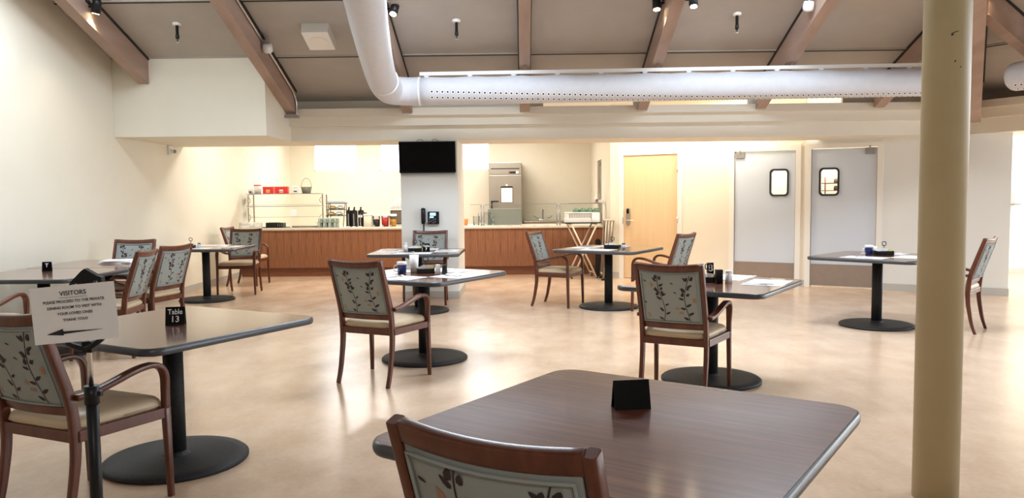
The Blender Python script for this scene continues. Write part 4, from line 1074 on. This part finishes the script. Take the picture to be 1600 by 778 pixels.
def urn(x, y, h, lab, band=False):
    t = thing('beverage_urn', lab, 'urn', (x, y, CZ), 0, 'black coffee urns')
    b = MB(); b.lathe([(.054, 0), (.055, .01), (.055, h-.015), (.050, h), (.03, h+.006)], 'black', n=28); b.build('body', t)
    b = MB(); b.lathe([(.012, h), (.012, h+.045), (.018, h+.048), (.018, h+.062)], 'black', n=14); b.tube([(0, 0, h+.02), (0, -.06, h+.028), (0, -.075, h+.0)], .008, 'black', 8); b.build('pump', t)
    b = MB(); b.box(-.008, .008, -.075, -.058, .03, h-.06, 'chrome'); b.build('sight_tube', t)
    if band:
        b = MB(); b.box(-.035, .035, -.066, -.058, .17, .215, 'paper'); b.build('label_patch', t)
    b = MB(); b.box(-.025, .025, -.08, -.05, 0, .014, 'paper'); b.build('drip_label', t)
urn(-3.205, 14.50, .30, 'left black urn beside the tiered rack'); urn(-3.093, 14.44, .30, 'middle black urn of the three'); urn(-2.980, 14.48, .30, 'right black urn with a white band', True)
t = thing('brown_box', 'narrow orange-brown box behind the right urn', 'box', (-2.935, 14.61, CZ)); b = MB(); b.box(-.03, .03, -.06, .06, 0, .26, 'toekick'); b.build('box', t, .004)
t = thing('ice_bucket', 'white square container left of the drink jugs', 'container', (-2.845, 14.46, CZ)); b = MB(); b.rbox(-.075, .075, -.07, .07, 0, .20, 'cream_top', .015); b.build('body', t)
b = MB(); b.rbox(-.08, .08, -.075, .075, .20, .235, 'white', .015); b.build('lid', t)
for x, m_, f, lab in ((-2.69, 'cola', .135, 'drink jug with dark cola-coloured drink'), (-2.53, 'red', .165, 'drink jug with bright red drink'), (-2.385, 'amber', .13, 'drink jug with orange drink')):
    t = thing('drink_jug', lab, 'jug', (x, 14.44, CZ), 0, 'clear drink jugs with white lids')
    b = MB(); b.lathe([(.058, .004), (.063, f)], m_, n=24); b.build('drink', t)
    b = MB(); b.lathe([(.061, 0), (.069, .19)], 'cloudy', n=24); b.build('clear_body', t)
    b = MB(); b.lathe([(.072, .188), (.072, .215), (.062, .230)], 'gloss_white', n=24); b.build('lid', t)
    b = MB(); b.tube([(-.03, -.06, .02), (-.03, -.085, .018)], .010, 'white', 8); b.build('spout', t)
t = thing('storage_bin', 'brown-fronted bin on the counter left of the pillar', 'bin', (-2.38, 14.80, CZ))
b = MB(); b.box(-.15, .155, -.10, .06, 0, .30, 'white'); b.build('shell', t, .006)
b = MB(); b.box(-.09, .145, -.108, -.099, .03, .29, 'black'); b.build('frame', t); b = MB(); b.box(-.075, .13, -.112, -.107, .045, .275, 'brownbin'); b.build('front_panel', t)
b = MB(); n = 14; rings = []
for i in range(n+1):
    u = i/n; x = -.14+.30*u; zt = .315+.20*math.sin(u*1.5)**1.0
    rings.append([Vector((x+.015*math.sin(3*a+i), -.085+.05*math.cos(a*math.pi/5)*(1+.25*math.sin(i*1.7+a)), .318+(zt-.30)*.5+(zt-.30)*.5*math.sin(a*math.pi/5)*(1+.10*math.sin(i*2.1+a*2)))) for a in range(10)])
b.loft(rings, 'white'); o = b.build('draped_cloth'); o.location = (-2.38, 14.88, CZ); tag(o, 'rumpled white cloth draped over the brown-fronted bin', 'cloth')

# ---------------------------------------------------------------- servery: right glass guard and what stands behind it
t = thing('sneeze_guard', 'low glass guard on thin steel posts along the right counter', 'glass guard', (.35, 14.22, CZ))
for x in (-1.10, -1.055, .27, .32, 1.08):
    b = MB(); b.lathe([(.010, 0), (.010, .37)], 'greymetal', (x, 0, 0), 12)
    for z in (.05, .33): b.box(x-.022, x+.022, -.012, .012, z-.008, z+.008, 'chrome')
    b.build('post', t)
for x0, x1 in ((-1.30, -1.08), (-1.04, .26), (.33, 1.06)):
    b = MB(); b.box(x0, x1, -.003, .003, .035, .385, 'glass'); b.build('glass_pane', t)
    b = MB(); b.box(x0, x1, -.0045, .0045, .382, .390, 'greymetal'); b.build('pane_edge', t)
b = MB(); b.box(.48, 1.12, .02, .20, .385, .393, 'glass'); b.box(.48, 1.12, .015, .02, .382, .396, 'greymetal'); b.build('top_shelf', t)
t = thing('cleaner_bottle', 'white spray bottle on top of the glass guard', 'bottle', (1.335, 14.33, CZ+.394)); b = MB(); b.lathe([(.030, 0), (.032, .09), (.014, .12), (.012, .16)], 'white'); b.build('body', t)
b = MB(); b.box(-.012, .012, -.0335, -.030, .03, .07, 'red'); b.box(.006, .026, -.031, -.026, .03, .07, 'blue'); b.build('label_patch', t)
t = thing('amber_bottle', 'tan bottle behind the white spray bottle', 'bottle', (1.39, 14.37, CZ+.394)); b = MB(); b.lathe([(.018, 0), (.018, .14), (.012, .15), (.012, .17)], 'wicker'); b.build('body', t)
t = thing('small_box', 'small white box on the glass guard by the doorway', 'box', (1.44, 14.30, CZ+.394)); b = MB(); b.box(-.07, .03, -.04, .04, 0, .055, 'white'); b.build('box', t, .005)
t = thing('warming_pan', 'large stainless panel standing behind the glass guard', 'panel', (-.32, 14.72, CZ)); b = MB(); b.box(-.33, .30, -.015, .015, 0, .30, 'panel_grey'); b.box(-.30, .30, -.022, .022, .29, .30, 'steel'); b.build('panel', t, .003)
t = thing('water_pitcher', 'clear pitcher behind the left end of the glass guard', 'pitcher', (-.86, 14.60, CZ)); b = MB(); b.lathe([(.055, 0), (.062, .16), (.058, .17)], 'cloudy'); b.build('body', t)
b = MB(); b.box(.035, .05, -.04, -.03, .02, .22, 'greymetal'); b.build('handle', t)
t = thing('orange_cup', 'orange cup just right of the pillar on the counter', 'cup', (-1.05, 14.55, CZ)); b = MB(); b.lathe([(.028, 0), (.040, .12), (.036, .12)], 'orange'); b.build('body', t)
t = thing('plastic_wrap_bundle', 'crumpled clear plastic bag beside the stainless panel', 'bag', (-.66, 14.62, CZ)); b = MB()
b.loft([[Vector((r_*math.cos(a*math.pi/6)*(1+.2*math.sin(a*2.3+k)), r_*.6*math.sin(a*math.pi/6)*(1+.2*math.cos(a*1.9+k)), z)) for a in range(12)] for k, (r_, z) in enumerate(((.10, 0), (.12, .08), (.10, .16), (.06, .24)))], 'cloudy'); b.build('bag', t)
for i in range(7):
    t = thing('serving_utensil', 'small utensils lying along the right counter edge', 'utensil', (-.45+.22*i, 14.14, CZ+.001), 85+8*(i % 3), 'utensils along the right counter')
    b = MB(); b.box(-.006, .006, -.04, .04, 0, .004, 'greymetal'); b.build('handle', t)

# sink with faucet on the back wall counter, refrigerator
t = thing('back_counter', 'counter along the rear wall of the servery right of the fridge', 'counter', (.8, 17.30, 0))
b = MB(); b.box(-.76, .68, -.62, .04, 0, .84, 'cream_top'); b.build('cabinet', t); b = MB(); b.rbox(-.77, .69, -.65, .05, .84, .885, 'steel', .01); b.build('worktop', t)
b = MB(); b.box(-.77, .69, .03, .05, .885, 1.02, 'cream_top'); b.build('backsplash', t)
t = thing('faucet', 'chrome faucet with two wing handles at the rear sink', 'faucet', (.44, 17.10, .885))
b = MB(); b.rbox(-.10, .10, -.03, .03, 0, .03, 'chrome', .02); b.build('base_plate', t)
b = MB(); b.tube(smooth([(0, 0, .02), (0, 0, .20), (0, -.05, .235), (0, -.12, .22)], 4), .015, 'greymetal', 12); b.build('spout', t)
for s in (-1, 1):
    b = MB(); b.tube([(s*.09, 0, .02), (s*.09, 0, .06)], .016, 'chrome'); b.tube(smooth([(s*.09, 0, .055), (s*.15, -.02, .065), (s*.20, -.03, .11)], 4), .010, 'greymetal', 8); b.build('handle', t)
t = thing('refrigerator', 'tall stainless refrigerator against the rear wall', 'refrigerator', (-.36, 17.34, 0))
b = MB(); b.box(-.345, .345, -.74, 0, .06, 2.13, 'steel'); b.box(-.32, .32, -.70, -.02, 0, .06, 'dark'); b.build('cabinet', t, .004)
b = MB(); b.box(-.34, .34, -.775, -.742, .12, 1.86, 'steel'); d_ = b.build('door', t, .005)
b = MB(); b.box(-.30, -.275, -.82, -.775, 1.06, 1.32, 'black'); b.box(-.30, -.14, -.83, -.80, 1.30, 1.325, 'black'); b.build('handle', d_, .003)
b = MB(); b.box(-.34, .34, -.765, -.742, 1.875, 2.125, 'steel'); g_ = b.build('upper_grille', t, .004)
b = MB(); b.box(-.30, .30, -.768, -.764, 1.985, 2.005, 'dark'); b.build('vent_slot', g_)
b = MB(); b.box(.08, .24, -.772, -.764, 1.895, 1.935, 'black'); b.box(.225, .275, -.774, -.764, 1.89, 1.94, 'white'); b.box(.09, .105, -.775, -.771, 1.905, 1.92, 'red'); b.build('control_panel', g_)
t = thing('clipboard', 'clipboard with a white sheet on the refrigerator door', 'clipboard', (-.33, 16.565, 1.45))
b = MB(); b.box(-.13, .13, -.006, 0, -.17, .17, 'brownbin'); b.build('board', t); b = MB(); b.box(-.115, .115, -.008, -.006, -.16, .15, 'paper')
b.build('sheet', t); b = MB(); b.box(-.12, .12, -.016, -.006, .15, .175, 'black'); b.build('clip', t)
b = MB(); b.lathe([(.022, 0), (.022, .02)], 'gloss_white', n=16, M=T((0, 0, .20)) @ RM(90, 'X')); b.build('magnetic_hook', t)
b = MB()
for i in range(5): b.box(-.07, .02+.03*(i % 2), -.0088, -.0078, .10-.03*i, .103-.03*i, 'greyink')
b.build('print', t)

# ---------------------------------------------------------------- folding tray stand, crates and spare stands
def stand_x(loc, rz, lab, open_=True, n=None, tm='tan_metal'):
    t = thing('tray_stand', lab, 'tray stand', loc, rz, 'pale metal tray stands')
    H_, W_ = (.93, .22) if open_ else (1.0, .014)
    for sy in (-.20, .20):
        for s in (-1, 1):
            b = MB(); b.tube([(s*W_, sy+s*.012, .0), (-s*W_, sy+s*.012, H_)], .015 if open_ else .011, 'tan_metal' if (open_ or s > 0) else 'brownbin', 12); l_ = b.build('leg', t)
            b = MB(); b.lathe([(.018, 0), (.018, .03)], 'black', (s*W_, sy+s*.012, 0), 12); b.build('rubber_foot', l_)
    for s in (-1, 1):
        b = MB(); b.tube([(-s*W_, -.20, H_), (-s*W_, .20, H_)], .013, 'tan_metal'); b.tube([(s*W_*.8, -.20, H_*.1), (s*W_*.8, .20, H_*.1)], .010, 'tan_metal'); b.build('crossbar', t)
        b = MB(); b.box(-s*W_-.012, -s*W_+.012, -.12, -.06, H_-.004, H_+.006, 'black'); b.build('strap', t)
    return t
stand_x((1.02, 13.62, 0), 8, 'open folding tray stand holding the white crate in front of the servery')
t = thing('serving_tray', 'large dark tray on the folding tray stand', 'tray', (1.02, 13.62, .94), 4)
b = MB(); b.loft([[Vector((f*x, f*y, z)) for x, y in rr(.66, .46, .08)] for f, z in ((.94, 0), (.94, .006), (1.0, .022), (.97, .022), (.92, .010))], 'black'); b.build('tray_body', t)
t = thing('slotted_crate', 'white slotted crate on the dark tray', 'crate', (.945, 13.60, .952), 4)
b = MB(); b.box(-.215, .215, -.17, .17, 0, .075, 'white'); b.box(-.215, .215, -.17, .17, .165, .18, 'white'); b.box(-.205, .205, -.16, .16, .075, .165, 'white'); b.build('crate_body', t, .004)
b = MB()
for i in range(14): b.box(-.165+.028*i, -.150+.028*i, -.163, -.158, .085, .158, 'greyink')
b.build('slots', t)
t = thing('white_carton', 'plain white carton right of the slotted crate', 'carton', (1.235, 13.60, .952), 4); b = MB(); b.box(-.07, .07, -.15, .15, 0, .17, 'white'); b.build('carton_body', t, .005)
b = MB(); b.box(-.065, .065, -.152, -.1495, .04, .12, 'paper'); b.build('label_patch', t)
for i in range(4):
    q = thing('green_bowl', 'green bowls upside down in a row on top of the white crate', 'bowl', (.92+.115*i, 13.60, 1.133+(.0)), 0, 'green bowls on the white crate')
    b = MB(); b.lathe([(.058, 0), (.060, .008), (.048, .058), (.030, .066)], 'dkgreen', n=20); b.build('body', q)
for i in range(3):
    t = stand_x((1.33+.048*i, 13.28, 0), 0, 'folded tray stand leaning by the servery end, %s' % ('nearest', 'middle', 'farthest')[i]+' of three', False)
    t.rotation_euler = (0, R(4), 0)
t = thing('folded_tray', 'dark tray standing on edge beside the folded stands', 'tray', (1.31, 13.72, .0), -8)
b = MB(); b.loft([[Vector((x, z, f*y+.33)) for x, y in [(p[0]*f, p[1]) for p in rr(.10, .66, .04)]] for f, z in ((.95, -.02), (1, -.01), (1, 0))], 'black'); o = b.build('tray_body', t)

# trolley seen through the window of the right swing door
t = thing('tray_trolley', 'trolley of dark trays seen through the right door window', 'trolley', (5.20, 13.05, 0), -30)
for sx in (-.25, .35):
    for sy in (-.25, .25):
        b = MB(); b.tube([(sx, sy, 0), (sx, sy, 1.68)], .012, 'toekick', 8); b.build('upright', t)
for z in (.4, .8, 1.2, 1.32, 1.45, 1.57):
    b = MB(); b.box(-.25, .35, -.26, .26, z, z+.012, 'toekick'); b.build('shelf', t)
for i, z in enumerate((1.333, 1.463, 1.583)):
    q = thing('dark_pan', 'dark pans on the trolley behind the door window', 'pan', (5.26, 13.00, z), -30, 'dark pans on the trolley')
    b = MB(); b.rbox(-.13, .18, -.2, .2, 0, .07, 'brownbin', .05); b.build('body', q)
